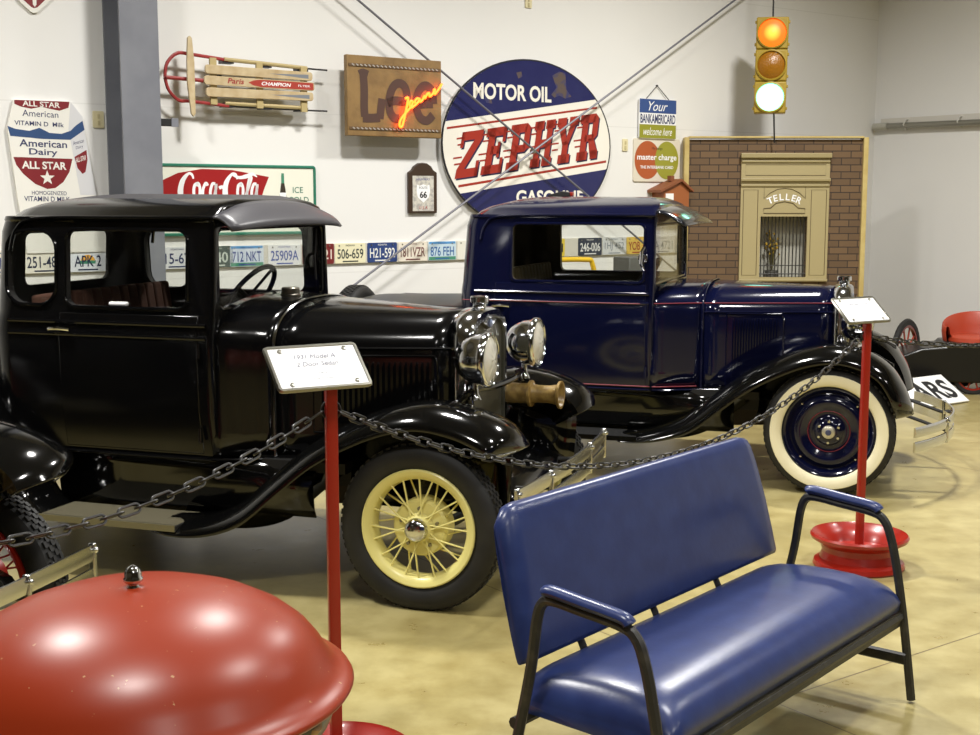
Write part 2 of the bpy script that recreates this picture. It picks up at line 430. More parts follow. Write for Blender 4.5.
def wire_wheel(parent, loc, left, paint, R=.372, hub_cap=M_CHROME):
    """cream or red wire wheel: rim and hub drum with spokes, tire, hub cap"""
    rz = PI if left else 0.0
    bm = BM(); ri = .266
    # rim (outer face at -y)
    lathe(bm, [(ri, -.062), (ri-.006, -.066), (ri-.020, -.062), (ri-.038, -.052), (ri-.048, -.034), (ri-.052, 0), (ri-.046, .028), (ri-.034, .05), (ri-.012, .064), (ri, .06), (ri+.002, 0), (ri, -.062)], 56, 'Y')
    # hub shell and brake drum
    lathe(bm, [(.0, -.040), (.118, -.034), (.128, -.022), (.130, .01), (.130, .06), (.0, .062)], 40, 'Y')
    lathe(bm, [(.0, -.075), (.046, -.073), (.058, -.055), (.070, -.040)], 32, 'Y')
    w = obj('wheel', bm, paint, parent, loc, (0, 0, rz), smooth=35)
    obj('tire', make_tire(R, ri-.004, .125), M_RUBBER, w, smooth=35)
    bm = BM(); lathe(bm, [(.0, -.110), (.022, -.109), (.042, -.102), (.051, -.090), (.053, -.070)], 28, 'Y')
    obj('hub_cap', bm, hub_cap, w)
    bm = BM(); tube(bm, [(.060, -.052, .0), (ri-.030, -.042, .075)], .0042, 6); sa = bm
    ob = obj('spoke', sa, paint, w); me_a = ob.data
    bm = BM(); tube(bm, [(.060, -.052, .0), (ri-.030, -.042, -.075)], .0042, 6)
    ob2 = obj('spoke', bm, paint, w, (0, 0, 0), (0, 2*PI/10/2, 0)); me_b = ob2.data
    bm = BM(); tube(bm, [(.126, -.01, .0), (ri-.036, .03, .05)], .0042, 6)
    ob3 = obj('spoke', bm, paint, w, (0, 0, 0), (0, .2, 0)); me_c = ob3.data
    for k in range(10):
        a = 2*PI*k/10
        if k:
            link('spoke', me_a, None, w, (0, 0, 0), (0, a, 0)); link('spoke', me_b, None, w, (0, 0, 0), (0, a+PI/10, 0))
            link('spoke', me_c, None, w, (0, 0, 0), (0, a+.2, 0))
    for k in range(5):
        a = 2*PI*k/5+.3; bm = BM(); lathe(bm, [(.0, -.046), (.008, -.046), (.009, -.033)], 8, 'Y', (.088*math.cos(a), 0, .088*math.sin(a)))
        obj('lug_nut', bm, M_STEEL, w)
    return w
def disc_wheel(parent, loc, left, paint, R=.39):
    rz = PI if left else 0.0; ri = .272
    bm = BM()
    lathe(bm, [(.0, -.060), (.050, -.058), (.072, -.052), (.085, -.030), (.105, -.022), (.135, -.030), (.165, -.046), (.185, -.050), (.205, -.044), (.222, -.022), (.236, -.018), (.246, -.034), (.262, -.058), (ri, -.064), (ri+.004, -.05), (ri, .06), (.20, .055), (.0, .05)], 56, 'Y')
    w = obj('wheel', bm, paint, parent, loc, (0, 0, rz), smooth=50)
    tb = make_tire(R, ri-.004, .14); obj('tire', tb, M_RUBBER, w, smooth=35)
    rc = R-ri; bm = BM()
    lathe(bm, [(ri+.004, -.4*.14-.002), (ri+.17*rc, -.50*.14-.004), (ri+.45*rc, -.56*.14-.003), (ri+.66*rc, -.545*.14-.003), (ri+.70*rc, -.53*.14)], 64, 'Y')
    obj('whitewall', bm, M_WHITEWALL, w, solid=.004)
    bm = BM(); lathe(bm, [(.0, -.082), (.026, -.081), (.038, -.074), (.042, -.056)], 28, 'Y'); hc = obj('hub_cap', bm, mat('dull_nickel', (196, 190, 170), .3, metal=.6), w)
    bm = BM(); lathe(bm, [(.0, -.0845), (.016, -.0840), (.018, -.0815)], 20, 'Y', ); obj('emblem', bm, mat('emblem_blue', (60, 66, 92), .3), hc)
    for k in range(6):
        a = 2*PI*k/6+.5; bm = BM(); lathe(bm, [(.0, -.066), (.008, -.066), (.011, -.050)], 8, 'Y', (.066*math.cos(a), 0, .066*math.sin(a)))
        obj('lug_nut', bm, M_CHROME, w)
    bm = BM(); tube(bm, [(.126*math.cos(2*PI*k/48), -.0285, .126*math.sin(2*PI*k/48)) for k in range(48)], .0028, 5, True)
    obj('pinstripe', bm, mat('red_pinstripe', (112, 18, 34), .4), w)
    for k in range(4):
        a = 2*PI*k/4+.78; bm = BM(); lathe(bm, [(.0, -.066), (.006, -.065), (.008, -.054)], 8, 'Y', (.232*math.cos(a), .03, .232*math.sin(a)))
        obj('rim_bolt', bm, M_CHROME, w)
    return w
def headlight(parent, loc, r=.125):
    bm = BM()
    lathe(bm, [(.0, -.168), (.022, -.166), (.048, -.157), (.075, -.138), (.097, -.108), (.112, -.070), (r-.005, -.03), (r, -.022), (r+.004, -.012), (r, .004), (r-.010, .010), (r-.014, .004), (r-.016, -.02)], 40, 'X')
    h = obj('headlight', bm, M_CHROME, parent, loc, smooth=50)
    bm = BM(); lathe(bm, [(.0, .022), (.04, .020), (.08, .012), (r-.012, .0)], 36, 'X')
    # fluting of the lens
    for v in bm.verts: v.co.x += .0022*math.sin(v.co.y*300)
    obj('lens', bm, mat('headlight_lens', (214, 212, 200), .12, spec=.8, coat=.5), h, solid=.004)
    return h
def bumper(parent, x, z0, z1, half, curve, m):
    bh_ = (z1-z0-.028)/2; zs = [(z0, z0+bh_), (z1-bh_, z1)]
    def path(y): return x-curve*(y/half)**2
    bm = BM()
    for (a, b) in zs:
        loops = []
        for k in range(25):
            y = -half+2*half*k/24; xx = path(y)
            loops.append([(xx-.006, y, a), (xx+.004, y, a), (xx+.009, y, (a+b)/2), (xx+.004, y, b), (xx-.006, y, b)])
        rings(bm, loops, True, True, True)
    bo = obj('bumper', bm, m, parent, smooth=30)
    for y in ((-half+.02, -.36, .36, half-.02) if curve < .1 else (-.36, .36)):
        bm = BM(); xx = path(y)
        add_box(bm, (xx-.001, y, (z0+z1)/2), (.026, .022, z1-z0+.012))
        lathe(bm, [(.0, .024), (.009, .022), (.012, .014), (.012, .0)], 12, 'X', (xx, y, z1-.02))
        obj('clamp', bm, m, bo, bevel=.006)
    for y in (-.36, .36):
        bm = BM(); tube(bm, smooth_path([(path(y)-.01, y, (z0+z1)/2), (.32, y, .49), (.10, y, .50)], 5), .018, 8, flat=.6)
        obj('bracket', bm, M_DARK, bo)
    return bo
def make_car(spec, root):
    P = spec; body = P['paint']; fend = P['fender_paint']; parts = {}
    # ---- cab
    xr, xf = P['xr'], P['xf']; w = P['w']; zr = P['rail']; zc = P['crown']; zs = P['sill']; rc = P['rc']
    def outer(i=0.0):
        L = []
        sag = lambda x, y: -P['sag']*max(0, (P['xm']-x))**2-.02*max(0, (x-P['xm']))**2
        lv = [(zs+i, .05, .035), (.80, .012, .0), (1.0, .004, -.006), (P['belt'], 0, -.008), (P['belt']+.05, 0, 0), (1.26, .006, .012), (zr-.06, .03, .034), (zr-.01, .045, .040)]
        for z, dx, dw in lv:
            L.append(plan_loop(z, xr+dx+i, xf-i, w-dw-i, rc, .035))
        if not i:
            L.append(plan_loop(zr, xr+.05, xf, w-.030, rc, .035))
            L.append(plan_loop(zr+.016, xr+.055, xf, w-.034, rc, .035))
        rt = [(zr+.035, .068, .055, .0), (zr+.068, .095, .105, .0), (zr+.092, .14, .18, .01), (zr+.108, .20, .28, .03), (zc-.004, .30, .40, .08), (zc, .42, .50, .16)]
        for z, dx, dw, df in rt:
            L.append(plan_loop(z-i, xr+dx+i, xf-df-i, w-dw-i, min(rc+.03, w-dw-.02), .05, zf=sag))
        return L
    bm = BM(); rings(bm, outer(), True, True, True); cab = obj('cab', bm, None, root, smooth=0)
    def cutter(bmx, m=None):
        bmesh.ops.recalc_face_normals(bmx, faces=bmx.faces[:])
        me = bpy.data.meshes.new('c'); bmx.to_mesh(me); bmx.free(); o = bpy.data.objects.new('c', me); COL.objects.link(o); o.parent = root; return o
    cs = []
    bm = BM(); rings(bm, outer(.035), True, True, True); cs.append(cutter(bm))
    for (x0, x1, z0, z1, r) in P['side_windows']:
        bm = BM(); prism(bm, rrect(x1-x0, z1-z0, r, 5, (x0+x1)/2, (z0+z1)/2), -1.2, 1.2); cs.append(cutter(bm))
    y0, y1, z0, z1, r = P['rear_window']
    def xprism(bmx, poly, x0, x1):
        a = [(x0, p[0], p[1]) for p in poly]; b = [(x1, p[0], p[1]) for p in poly]; rings(bmx, [a, b], True, True, True)
    bm = BM(); xprism(bm, rrect(y1-y0, z1-z0, r, 5, (y0+y1)/2, (z0+z1)/2), xr-.2, xr+.3); cs.append(cutter(bm))
    wz0, wz1, wy = P['windshield']
    bm = BM(); xprism(bm, rrect(2*wy, wz1-wz0, .04, 5, 0, (wz0+wz1)/2), xf-.2, xf+.2); cs.append(cutter(bm))
    bpy.context.view_layer.update()
    boolean(cab, cs)
    me = cab.data; me.materials.clear()
    for x in (body, P['lining'], P['roof_mat']): me.materials.append(x)
    ctr = Vector(((xr+xf)/2, 0, 1.2))
    for f in me.polygons:
        f.material_index = 0
        c = f.center
        inside = abs(c.y) < w-.028 and xr+.03 < c.x < xf-.03 and zs+.02 < c.z < zc-.025
        if inside and f.normal.dot(c-Vector((ctr.x, 0, min(max(c.z, 1.0), 1.6)))) < 0: f.material_index = 1
        elif c.z > zr+.104 and P['roof_mat'] is not body: f.material_index = 2
    me.shade_smooth(); me.set_sharp_from_angle(angle=math.radians(28))
    # drip rail above the doors
    for sgn in (-1, 1):
        bm = BM(); tube(bm, smooth_path([(xf, sgn*(w-.028), zr+.012), (xf-.5, sgn*(w-.028), zr+.012), (xr+.32, sgn*(w-.030), zr+.006), (xr+.20, sgn*(w-.032), zr-.045), (xr+.165, sgn*(w-.024), zr-.15)], 8), .010, 8)
        obj('drip_rail', bm, body, cab)
    # ---- window panes and bright frames
    for sgn in (-1, 1):
        for i, (x0, x1, z0, z1, r) in enumerate(P['side_windows']):
            bm = BM(); prism(bm, rrect(x1-x0-.004, z1-z0-.004, r, 5, (x0+x1)/2, (z0+z1)/2), sgn*(w-.052)-.003, sgn*(w-.052)+.003)
            obj('side_window', bm, M_GLASS, root, smooth=0)
            a = rrect(x1-x0+.012, z1-z0+.012, r+.006, 5, (x0+x1)/2, (z0+z1)/2)
            bm = BM(); zt = lambda z: sgn*(w-.012-(z-1.26)*.022/.34*1.0+.003)
            tube(bm, [(p[0], zt(p[1]), p[1]) for p in a], .009, 6, True)
            obj('window_molding', bm, body, cab)
    bm = BM(); xprism(bm, rrect(y1-y0-.004, z1-z0-.004, r, 5, 0, (z0+z1)/2), xr+.030, xr+.036); obj('rear_window', bm, M_GLASS, root, smooth=0)
    bm = BM(); xprism(bm, rrect(2*wy-.004, wz1-wz0-.004, .04, 5, 0, (wz0+wz1)/2), xf-.020, xf-.015); ws = obj('windshield', bm, P.get('wind_glass', M_GLASS), root, smooth=0)
    bm = BM(); tube(bm, [(xf-.014, p[0], p[1]) for p in rrect(2*wy-.02, wz1-wz0-.02, .04, 5, 0, (wz0+wz1)/2)], .010, 6, True); obj('windshield_frame', bm, P['wframe'], ws)
    bm = BM(); tube(bm, [(xf+.012, wy-.12, wz1-.03), (xf+.014, wy-.15, wz1-.20)], .005, 6); tube(bm, [(xf+.012, wy-.15, wz1-.17), (xf+.012, wy-.135, wz1-.3)], .007, 6); obj('wiper', bm, M_DARK, ws)
    # ---- doors
    dx0, dx1 = P['door']
    for sgn in (-1, 1):
        bm = BM(); loops = []
        for z, dw in [(.605, .030), (.80, .0), (1.0, -.006), (P['belt'], -.008), (P['belt']+.05, 0), (1.262, .012)]:
            yy = w-dw+.004
            loops.append([(dx0, sgn*(yy-.02), z), (dx0, sgn*yy, z), (dx1, sgn*yy, z), (dx1, sgn*(yy-.02), z)])
        rings(bm, loops, True, True, True)
        d = obj('door', bm, body, root, smooth=30, bevel=.004)
        hx = P['handle_x']; hz = P['handle_z']; yy = sgn*(w+.012)
        bm = BM(); tube(bm, smooth_path([(hx-.055, yy+sgn*.022, hz-.004), (hx-.02, yy+sgn*.028, hz), (hx+.02, yy+sgn*.028, hz), (hx+.06, yy+sgn*.020, hz-.004)], 4), .012, 8, flat=.8)
        lathe(bm, [(.014, -.0), (.014, .028)], 12, 'Y', (hx, yy-.0 if sgn > 0 else yy-.028, hz), 0, True, True)
        obj('door_handle', bm, M_CHROME, d)
        for hz2 in (.70, 1.10):
            bm = BM(); lathe(bm, [(.010, -.035), (.010, .035)], 10, 'Z', (dx1+.006, sgn*(w+.012), hz2), 0, True, True); obj('hinge', bm, body, d)
        # belt moulding along the cab side
        bm = BM()
        for zz, rr in ((P['belt']-.008, .010), (P['belt']+.052, .010)):
            tube(bm, [(xr+rc, sgn*(w+.008), zz), (xf-.03, sgn*(w+.008), zz)], rr, 8)
        obj('belt_molding', bm, body, root)
    # ---- cowl and hood
    st = P['stations']   # [(x, w, zb, zs, zt)]
    bm = BM(); L = []
    (xa, wa, ba, sa, ta), (xb, wb, bb, sb, tb) = st[0], st[1]
    for k in range(7):
        t = k/6; e = t*t*(3-2*t)*.5+t*.5
        L.append([(xa+(xb-xa)*t, y, z) for y, z in superarch(wa+(wb-wa)*e, ba+(bb-ba)*t, sa+(sb-sa)*t, ta+(tb-ta)*t)])
    rings(bm, L, False)
    cowl = obj('cowl', bm, body, root, smooth=50, solid=.02)
    bm = BM(); L = []
    (xc, wc, bc, sc2, tcz) = st[2]
    for k in range(9):
        t = k/8
        L.append([(xb+.006+(xc-xb-.006)*t, y, z) for y, z in superarch(wb+(wc-wb)*t, bb+(bc-bb)*t, sb+(sc2-sb)*t, tb+(tcz-tb)*t)])
    rings(bm, L, False)
    hood = obj('hood', bm, P.get('hood_paint', body), root, smooth=50, solid=.015)
    def hw(x, z):
        if x < xb: t = (x-xa)/(xb-xa); e = t*t*(3-2*t)*.5+t*.5; return arch_y(wa+(wb-wa)*e, sa+(sb-sa)*t, ta+(tb-ta)*t, 2.6, z)
        t = (x-xb)/(xc-xb); return arch_y(wb+(wc-wb)*t, sb+(sc2-sb)*t, tb+(tcz-tb)*t, 2.6, z)
    # seam strip over the hood
    sec = superarch(wb+.004, bb, sb, tb+.004, n=14)
    bm = BM(); tube(bm, [(xb, y, z) for y, z in sec], .009, 6, flat=.7); obj('hood_strip', bm, P['strip'], hood)
    for sgn in (-1, 1):
        bm = BM(); tube(bm, [(x, sgn*(hw(x, P['hinge_z'])+.003), P['hinge_z']) for x in [xb+.01+(xc-xb-.01)*k/10 for k in range(11)]], .007, 6); obj('hood_hinge', bm, P.get('hood_paint', body), hood)
        # louvers
        lx0, lx1, lz0, lz1, nl = P['louvers']
        bm = BM()
        for k in range(nl):
            x = lx0+(lx1-lx0)*(k+.5)/nl; wx = (lx1-lx0)/nl*.30; y = sgn*(hw(x, .9)+.001)
            L = []
            for zz, dd in ((lz0, .0), (lz0+.02, .012), (lz1-.02, .012), (lz1, .0)):
                L.append([(x-wx, y, zz), (x+wx*.6, y+sgn*dd, zz), (x+wx, y, zz)])
            rings(bm, L, False)
        obj('louver_panel', bm, P.get('hood_paint', body), hood, smooth=60, recalc=True)
        bm = BM(); m0 = [(lx0-.03, lz0-.03), (lx1+.02, lz0-.03), (lx1+.035, lz0), (lx1+.035, lz1), (lx1+.02, lz1+.03), (lx0-.03, lz1+.03)]
        tube(bm, [(x, sgn*(hw(x, .9)+.002), z) for x, z in m0], .006, 6, True); obj('louver_bead', bm, P.get('hood_paint', body), hood)
        if P.get('pin'):
            xs = [xr+.05+(xc-xr-.05)*k/40 for k in range(41)]
            bm = BM(); tube(bm, [(x, sgn*((w+.019 if x < xa else hw(x, P['pin_z'])+.004)), P['pin_z']) for x in xs if x < xf-.04 or x > xa+.01], .0036, 6); obj('pinstripe', bm, P['pin'], root)
            bm = BM(); tube(bm, [(x, sgn*((w-.022 if x < xa else hw(x, .6)+.005)), .604) for x in xs if x < xb+.02], .0042, 6); obj('pinstripe', bm, P['pin'], root)
    # ---- radiator
    rw = P['rad_w']; rz = P['rad_top']; x0 = st[2][0]
    def rad_loop(dw, dz, zb, x, notch=0.0):
        pts = superarch(rw-dw, zb, rz-.17, rz-dz, p=2.8, n=12)
        out = []
        for y, z in pts:
            if notch and z > rz-.17: z -= notch*max(0, 1-abs(y)/.12)
            out.append((x, y, z))
        return out
    bm = BM(); rings(bm, [rad_loop(.0, 0, .50, x0-.005), rad_loop(-.004, -.004, .50, x0+.04), rad_loop(.0, .0, .50, x0+.085), rad_loop(.012, .012, .505, x0+.100), rad_loop(.030, .055, .52, x0+.098, .045), rad_loop(.034, .062, .525, x0+.070, .045)], False)
    shell = obj('radiator_shell', bm, M_CHROME, root, smooth=45, solid=.004)
    bm = BM(); lp = rad_loop(.030, .056, .52, x0+.078, .045); bm.faces.new([bm.verts.new(p) for p in lp])
    core = obj('radiator_core', bm, P['core_mat'], shell, smooth=0, solid=.03)
    bm = BM(); lathe(bm, [(.0, .0), (.040, .0), (.034, .012), (.032, .026), (.040, .032), (.046, .040), (.046, .062), (.040, .068), (.0, .070)], 24, 'Z', (x0+.045, 0, rz-.012)); cap = obj('radiator_cap', bm, M_CHROME, shell, smooth=35)
    bm = BM(); lathe(bm, [(.0, .006), (.016, .004), (.020, .0)], 16, 'X', (x0+.103, 0, rz-.075)); obj('emblem', bm, P['badge'], shell)
    # ---- fenders, running boards, aprons
    for sgn in (-1, 1):
        bm = sweep_fender(P.get('fender', FENDER), fender_prof)
        if sgn > 0: mirror_y(bm)
        obj('front_fender', bm, fend, root, smooth=60, solid=.006)
        bm = sweep_fender(RFENDER, lambda t: [(-.52, -.10), (-.52, -.02), (-.60, .008), (-.68, .014), (-.76, .0), (-.82, -.03), (-.838, -.055), (-.842, -.075), (-.832, -.08)])
        if sgn > 0: mirror_y(bm)
        obj('rear_fender', bm, fend, root, smooth=60, solid=.006)
        bm = BM(); add_box(bm, (-1.555, sgn*.695, .290), (.75, .29, .026))
        rb = obj('running_board', bm, P['board_mat'], root, bevel=.004)
        bm = BM()
        for k in range(22): add_box(bm, (-1.555, sgn*(.565+.25*k/21), .3035), (.74, .005, .004))
        obj('rubber_mat', bm, P['mat_mat'], rb, smooth=0)
        bm = BM(); add_box(bm, (-1.555, sgn*.840, .292), (.752, .008, .030)); obj('edge_trim', bm, P['edge_mat'], rb)
        bm = BM(); L = []
        for x in (-2.0, -1.6, -1.2, -.9, -.6):
            L.append([(x, sgn*.545, .298 if x < -1.1 else .32), (x, sgn*.565, .36), (x, sgn*.575, .44), (x, sgn*.58, .52), (x, sgn*(.60 if x < -.95 else hw(max(x, xa), .6)), .60)])
        rings(bm, L, False); obj('splash_apron', bm, fend, root, smooth=60, solid=.008)
        bm = BM(); y_ = lambda x: w-.030 if x < xa else hw(x, .6)
        tube(bm, [(x, sgn*(y_(x)+.010), .582) for x in (-2.0, -1.6, -1.2, -1.05, -.95, -.85, -.72)], .010, 8, flat=.8); obj('sill_molding', bm, P['sill_mat'], root)
    for sgn in (-1, 1):
        bm = BM(); L = []
        top = [(.36, .80), (.25, .855), (.10, .885), (-.10, .875), (-.30, .81), (-.45, .73)]
        for (x, zt), off in zip(top, (.10, .035, .0, .0, .0, .0)):
            L.append([(x, sgn*(.455+off), zt), (x+.004, sgn*(.460+off), .62), (x-.01, sgn*(.465+off), .46), (x-.04, sgn*(.465+off), .385)])
        rings(bm, L, False); obj('fender_valance', bm, fend, root, smooth=70, solid=.008)
    # ---- chassis
    bm = BM()
    for y in (-.36, .36): add_box(bm, (-1.45, y, .50), (3.1, .05, .11))
    for x in (.02, -.8, -1.7, -2.9): add_box(bm, (x, 0, .50), (.06, .72, .09))
    add_box(bm, (-1.4, 0, .56), (1.9, 1.08, .05)); add_box(bm, (-.35, 0, .58), (.75, .5, .02))
    obj('chassis', bm, M_DARK, root, smooth=0)
    bm = BM(); tube(bm, smooth_path([(0, -.66, .36), (0, -.52, .34), (0, -.3, .30), (0, .3, .30), (0, .52, .34), (0, .66, .36)], 5), .028, 8); obj('front_axle', bm, M_DARK, root)
    bm = BM(); tube(bm, [(-2.63, -.66, .37), (-2.63, .66, .37)], .045, 10); lathe(bm, [(.0, -.1), (.10, -.08), (.13, 0), (.10, .08), (0, .1)], 16, 'Y', (-2.63, 0, .37)); obj('rear_axle', bm, M_DARK, root)
    bm = BM(); L = [[(x, -.19+d, .30+e), (x, .19-d, .30+e), (x, .24, .52), (x, -.24, .52)] for x, d, e in ((-.70, .0, .0), (-.1, .03, .03))]; rings(bm, L, True, True, True); obj('oil_pan', bm, M_RUST, root, smooth=0, bevel=.02)
    bm = BM(); tube(bm, [(-.6, .26, .34), (-1.4, .28, .31), (-2.6, .30, .30)], .025, 8); obj('exhaust_pipe', bm, M_RUST, root)
    bm = BM()
    for k in range(5): tube(bm, smooth_path([(.02, -.46+.05*k, .42+.02*k), (.02, 0, .50+.01*k), (.02, .46-.05*k, .42+.02*k)], 5), .014, 6, flat=.5)
    obj('leaf_spring', bm, M_DARK, root)
    bm = BM()
    L = [[(x, y, z) for y, z in ((-.50, z0-.01), (-.42, z0+.01), (-.2, z0+.025), (0, z0+.03), (.2, z0+.025), (.42, z0+.01), (.50, z0-.01))] for x, z0 in ((.10, .545), (.22, .53), (.32, .49), (.37, .43), (.375, .39))]
    rings(bm, L, False); obj('front_apron', bm, fend, root, smooth=60, solid=.006)
    # ---- headlights on a bar
    hx, hy, hz = P['headlight']
    for sgn in (-1, 1):
        headlight(root, (hx, sgn*hy, hz), P.get('hl_r', .125))
        bm = BM(); lathe(bm, [(.030, .0), (.016, .03), (.014, .08)], 14, 'Z', (hx-.07, sgn*hy, hz-P.get('hl_r', .125)-.060), 0, True, True); obj('headlight_post', bm, M_CHROME, root)
    zb = hz-P.get('hl_r', .125)-.02
    bm = BM(); tube(bm, smooth_path([(.06, -.56, .86), (hx-.08, -hy, zb), (hx-.055, -.2, zb-.008), (hx-.05, 0, zb-.012), (hx-.055, .2, zb-.008), (hx-.08, hy, zb), (.06, .56, .86)], 6), .016, 8); obj('headlight_bar', bm, P['bar_mat'], root)
    # ---- bumper
    bumper(root, P['bumper'][0], P['bumper'][1], P['bumper'][2], .80, P['bumper'][3], P['bumper_mat'])
    # ---- visor over the windshield
    v0, v1, vz, vdrop, vhw = P['visor']
    bm = BM(); L = []
    for k in range(6):
        t = k/5; x = v0+(v1-v0)*t; row = []
        for j in range(17):
            u = -1+2*j/16; hwid = vhw-(.012*t)
            z = vz-vdrop*(.45*t+.55*t*t)-P['vcrown']*abs(u)**2.6*(1-.75*t)
            row.append((x-.035*abs(u)**4*t, u*hwid, z))
        L.append(row)
    rings(bm, L, False); obj('visor', bm, P['visor_mat'], root, smooth=60, solid=.012)
    # ---- interior
    sx = P['seat_x']
    for (nm, c, s, rot) in (('seat_back', (sx, 0, 1.055), (.15, 1.04, .57), Matrix.Rotation(-.14, 3, 'Y')), ('seat_cushion', (sx+.33, 0, .78), (.52, 1.04, .17), Matrix.Rotation(-.05, 3, 'Y'))):
        bm = BM()
        n = 13
        for k in range(n):
            y = -s[1]/2+s[1]*(k+.5)/n; v = add_box(bm, (0, y, 0), (s[0], s[1]/n*.985, s[2]))
        for v in bm.verts: v.co = rot @ v.co + Vector(c)
        obj(nm, bm, P['seat_mat'], root, bevel=.018, bseg=3)
    wx, wy2, wz = P['steer']
    ax = Vector((-math.cos(.62), 0, math.sin(.62)))
    u = Vector((0, 1, 0)); vv = ax.cross(u)
    bm = BM(); C0 = Vector((wx, wy2, wz)); R = .205
    tube(bm, [C0+u*(R*math.cos(2*PI*k/32))+vv*(R*math.sin(2*PI*k/32)) for k in range(32)], .014, 8, True)
    for k in range(4):
        a = 2*PI*k/4+.4; tube(bm, [C0, C0+(u*math.cos(a)+vv*math.sin(a))*R], .009, 6)
    sw = obj('steering_wheel', bm, M_DARK, root)
    bm = BM(); tube(bm, [C0, C0-ax*.75], .018, 8); obj('steering_column', bm, M_DARK, sw)
    bm = BM(); rings(bm, [[(xf-.02, y, z) for y, z in ((-.52, 1.0), (-.52, P['dash_z']), (.52, P['dash_z']), (.52, 1.0))], [(xf-.09, y, z) for y, z in ((-.52, 1.02), (-.52, P['dash_z']-.03), (.52, P['dash_z']-.03), (.52, 1.02))]], True, True, True); obj('dashboard', bm, P['lining'], root, bevel=.01)
    return root

M_ROOF = mat('grey_roof_fabric', (44, 43, 46), 0.55, bump=(60, .25))
M_CORE = mat('radiator_core', (70, 70, 60), 0.5, metal=.3)
def hatch(m):
    nt = m.node_tree; b = nt.nodes['Principled BSDF']; tc = nt.nodes.new('ShaderNodeTexCoord'); ck = nt.nodes.new('ShaderNodeTexChecker'); ck.inputs['Scale'].default_value = 130
    ck.inputs[1].default_value = lin((92, 90, 74)); ck.inputs[2].default_value = lin((48, 47, 40))
    nt.links.new(tc.outputs['Object'], ck.inputs[0]); nt.links.new(ck.outputs[0], b.inputs['Base Color'])
hatch(M_CORE)
BLK = dict(vcrown=.075, paint=M_BLACK, fender_paint=M_BLACK2, lining=mat('dark_cloth_lining', (17, 15, 13), .9), roof_mat=M_ROOF,
    xr=-2.36, xf=-1.07, w=.645, rail=1.705, crown=1.832, sill=.57, rc=.16, belt=1.165, sag=.10, xm=-1.75,
    side_windows=[(-1.875, -1.212, 1.295, 1.655, .045), (-2.215, -1.938, 1.300, 1.648, .09)], rear_window=(-.37, .37, 1.365, 1.63, .04),
    windshield=(1.275, 1.675, .565), wframe=M_BLACK, door=(-1.91, -1.145), handle_x=-1.89, handle_z=1.186,
    stations=[(-1.095, .625, .58, 1.12, 1.335), (-.828, .50, .58, 1.08, 1.316), (-.02, .262, .56, 1.04, 1.270)], hinge_z=1.11,
    louvers=(-.62, -.12, .74, 1.045, 20), strip=M_CHROME, rad_w=.268, rad_top=1.285, core_mat=M_CORE, badge=mat('badge_blue', (120, 130, 160), .3),
    headlight=(.205, .385, 1.080), bar_mat=M_BLACK, bumper=(.50, .43, .58, .04), bumper_mat=mat('aged_nickel', (196, 197, 194), .25, metal=1.0),
    visor=(-1.075, -.940, 1.800, .120, .605), visor_mat=mat('visor_leather', (58, 57, 62), .38), seat_x=-2.06, seat_mat=mat('brown_mohair', (92, 58, 44), .85), steer=(-1.40, .30, 1.28), dash_z=1.28,
    board_mat=mat('board_black', (30, 29, 26), .5), mat_mat=mat('board_rubber', (112, 106, 84), .7), edge_mat=mat('board_edge', (126, 120, 92), .4, metal=.4), sill_mat=M_BLACK)
CAR_YAW = math.radians(18.5)
def car_origin(px, py, yaw, half=.71):
    """axle centre from the place where the near front tire meets the floor in the photograph"""
    a = (px-490)/FPX; b = (367.5-py)/FPX; c, s = math.cos(PITCH), math.sin(PITCH)
    r = Vector((a, c+b*s, -s+b*c)); q = r*(-CAM_H/r.z)
    return Vector((q.x+math.sin(yaw)*half, q.y+math.cos(yaw)*half, 0))
black = thing('vintage_coupe', 'black vintage coupe with cream wire front wheel and chrome headlights', 'car', car_origin(423, 607, CAR_YAW), -CAR_YAW)
make_car(BLK, black)
for (x, sgn) in ((0, -1), (0, 1), (-2.63, -1), (-2.63, 1)):
    wire_wheel(black, (x, sgn*.71, .370), sgn > 0, M_CREAM, R=.372)
# rear deck of the coupe
def rear_deck(root, paint, x0, x1, w, z0, z1, name='rear_deck'):
    bm = BM(); L = []
    for k in range(9):
        t = k/8; x = x0+(x1-x0)*t; zt = z0+(z1-z0)*t**2.2; ww = w-.10*t*t
        L.append([(x, y, z) for y, z in superarch(ww, .56, zt-.16, zt, p=3.2)])
    rings(bm, L, False, True, True); return obj(name, bm, paint, root, smooth=50)
rear_deck(black, M_BLACK, -2.30, -3.16, .60, 1.20, .78)
# gas cap on the cowl, horn under the far headlight
bm = BM(); lathe(bm, [(.0, .045), (.040, .044), (.046, .038), (.046, .012), (.052, .008), (.052, -.02)], 20, 'Z', (-.96, -.06, 1.322)); obj('fuel_cap', bm, mat('dark_nickel', (110, 106, 96), .3, metal=.9), black)
M_HORN = mat('tan_horn_paint', (150, 124, 68), .4, noise=(30, (124, 98, 50), .4, .6))
bm = BM(); lathe(bm, [(.0, .08), (.046, .082), (.052, .095), (.052, .215), (.068, .217), (.068, .230), (.050, .234), (.045, .26), (.045, .32), (.052, .362), (.070, .372), (.072, .384), (.060, .384), (.040, .34), (.0, .33)], 28, 'X', (-.045, .36, .82)); obj('horn', bm, M_HORN, black, smooth=40)
bm = BM(); tube(bm, [(.13, .36, .88), (.10, .36, .94)], .012, 8); obj('horn_bracket', bm, M_CHROME, black)
# paper clip like wiper handle and white cloth on the sill inside
bm = BM(); add_box(bm, (-1.60, -.60, 1.306), (.10, .03, .02)); obj('sill_cloth', bm, M_WHITE, black, bevel=.008)

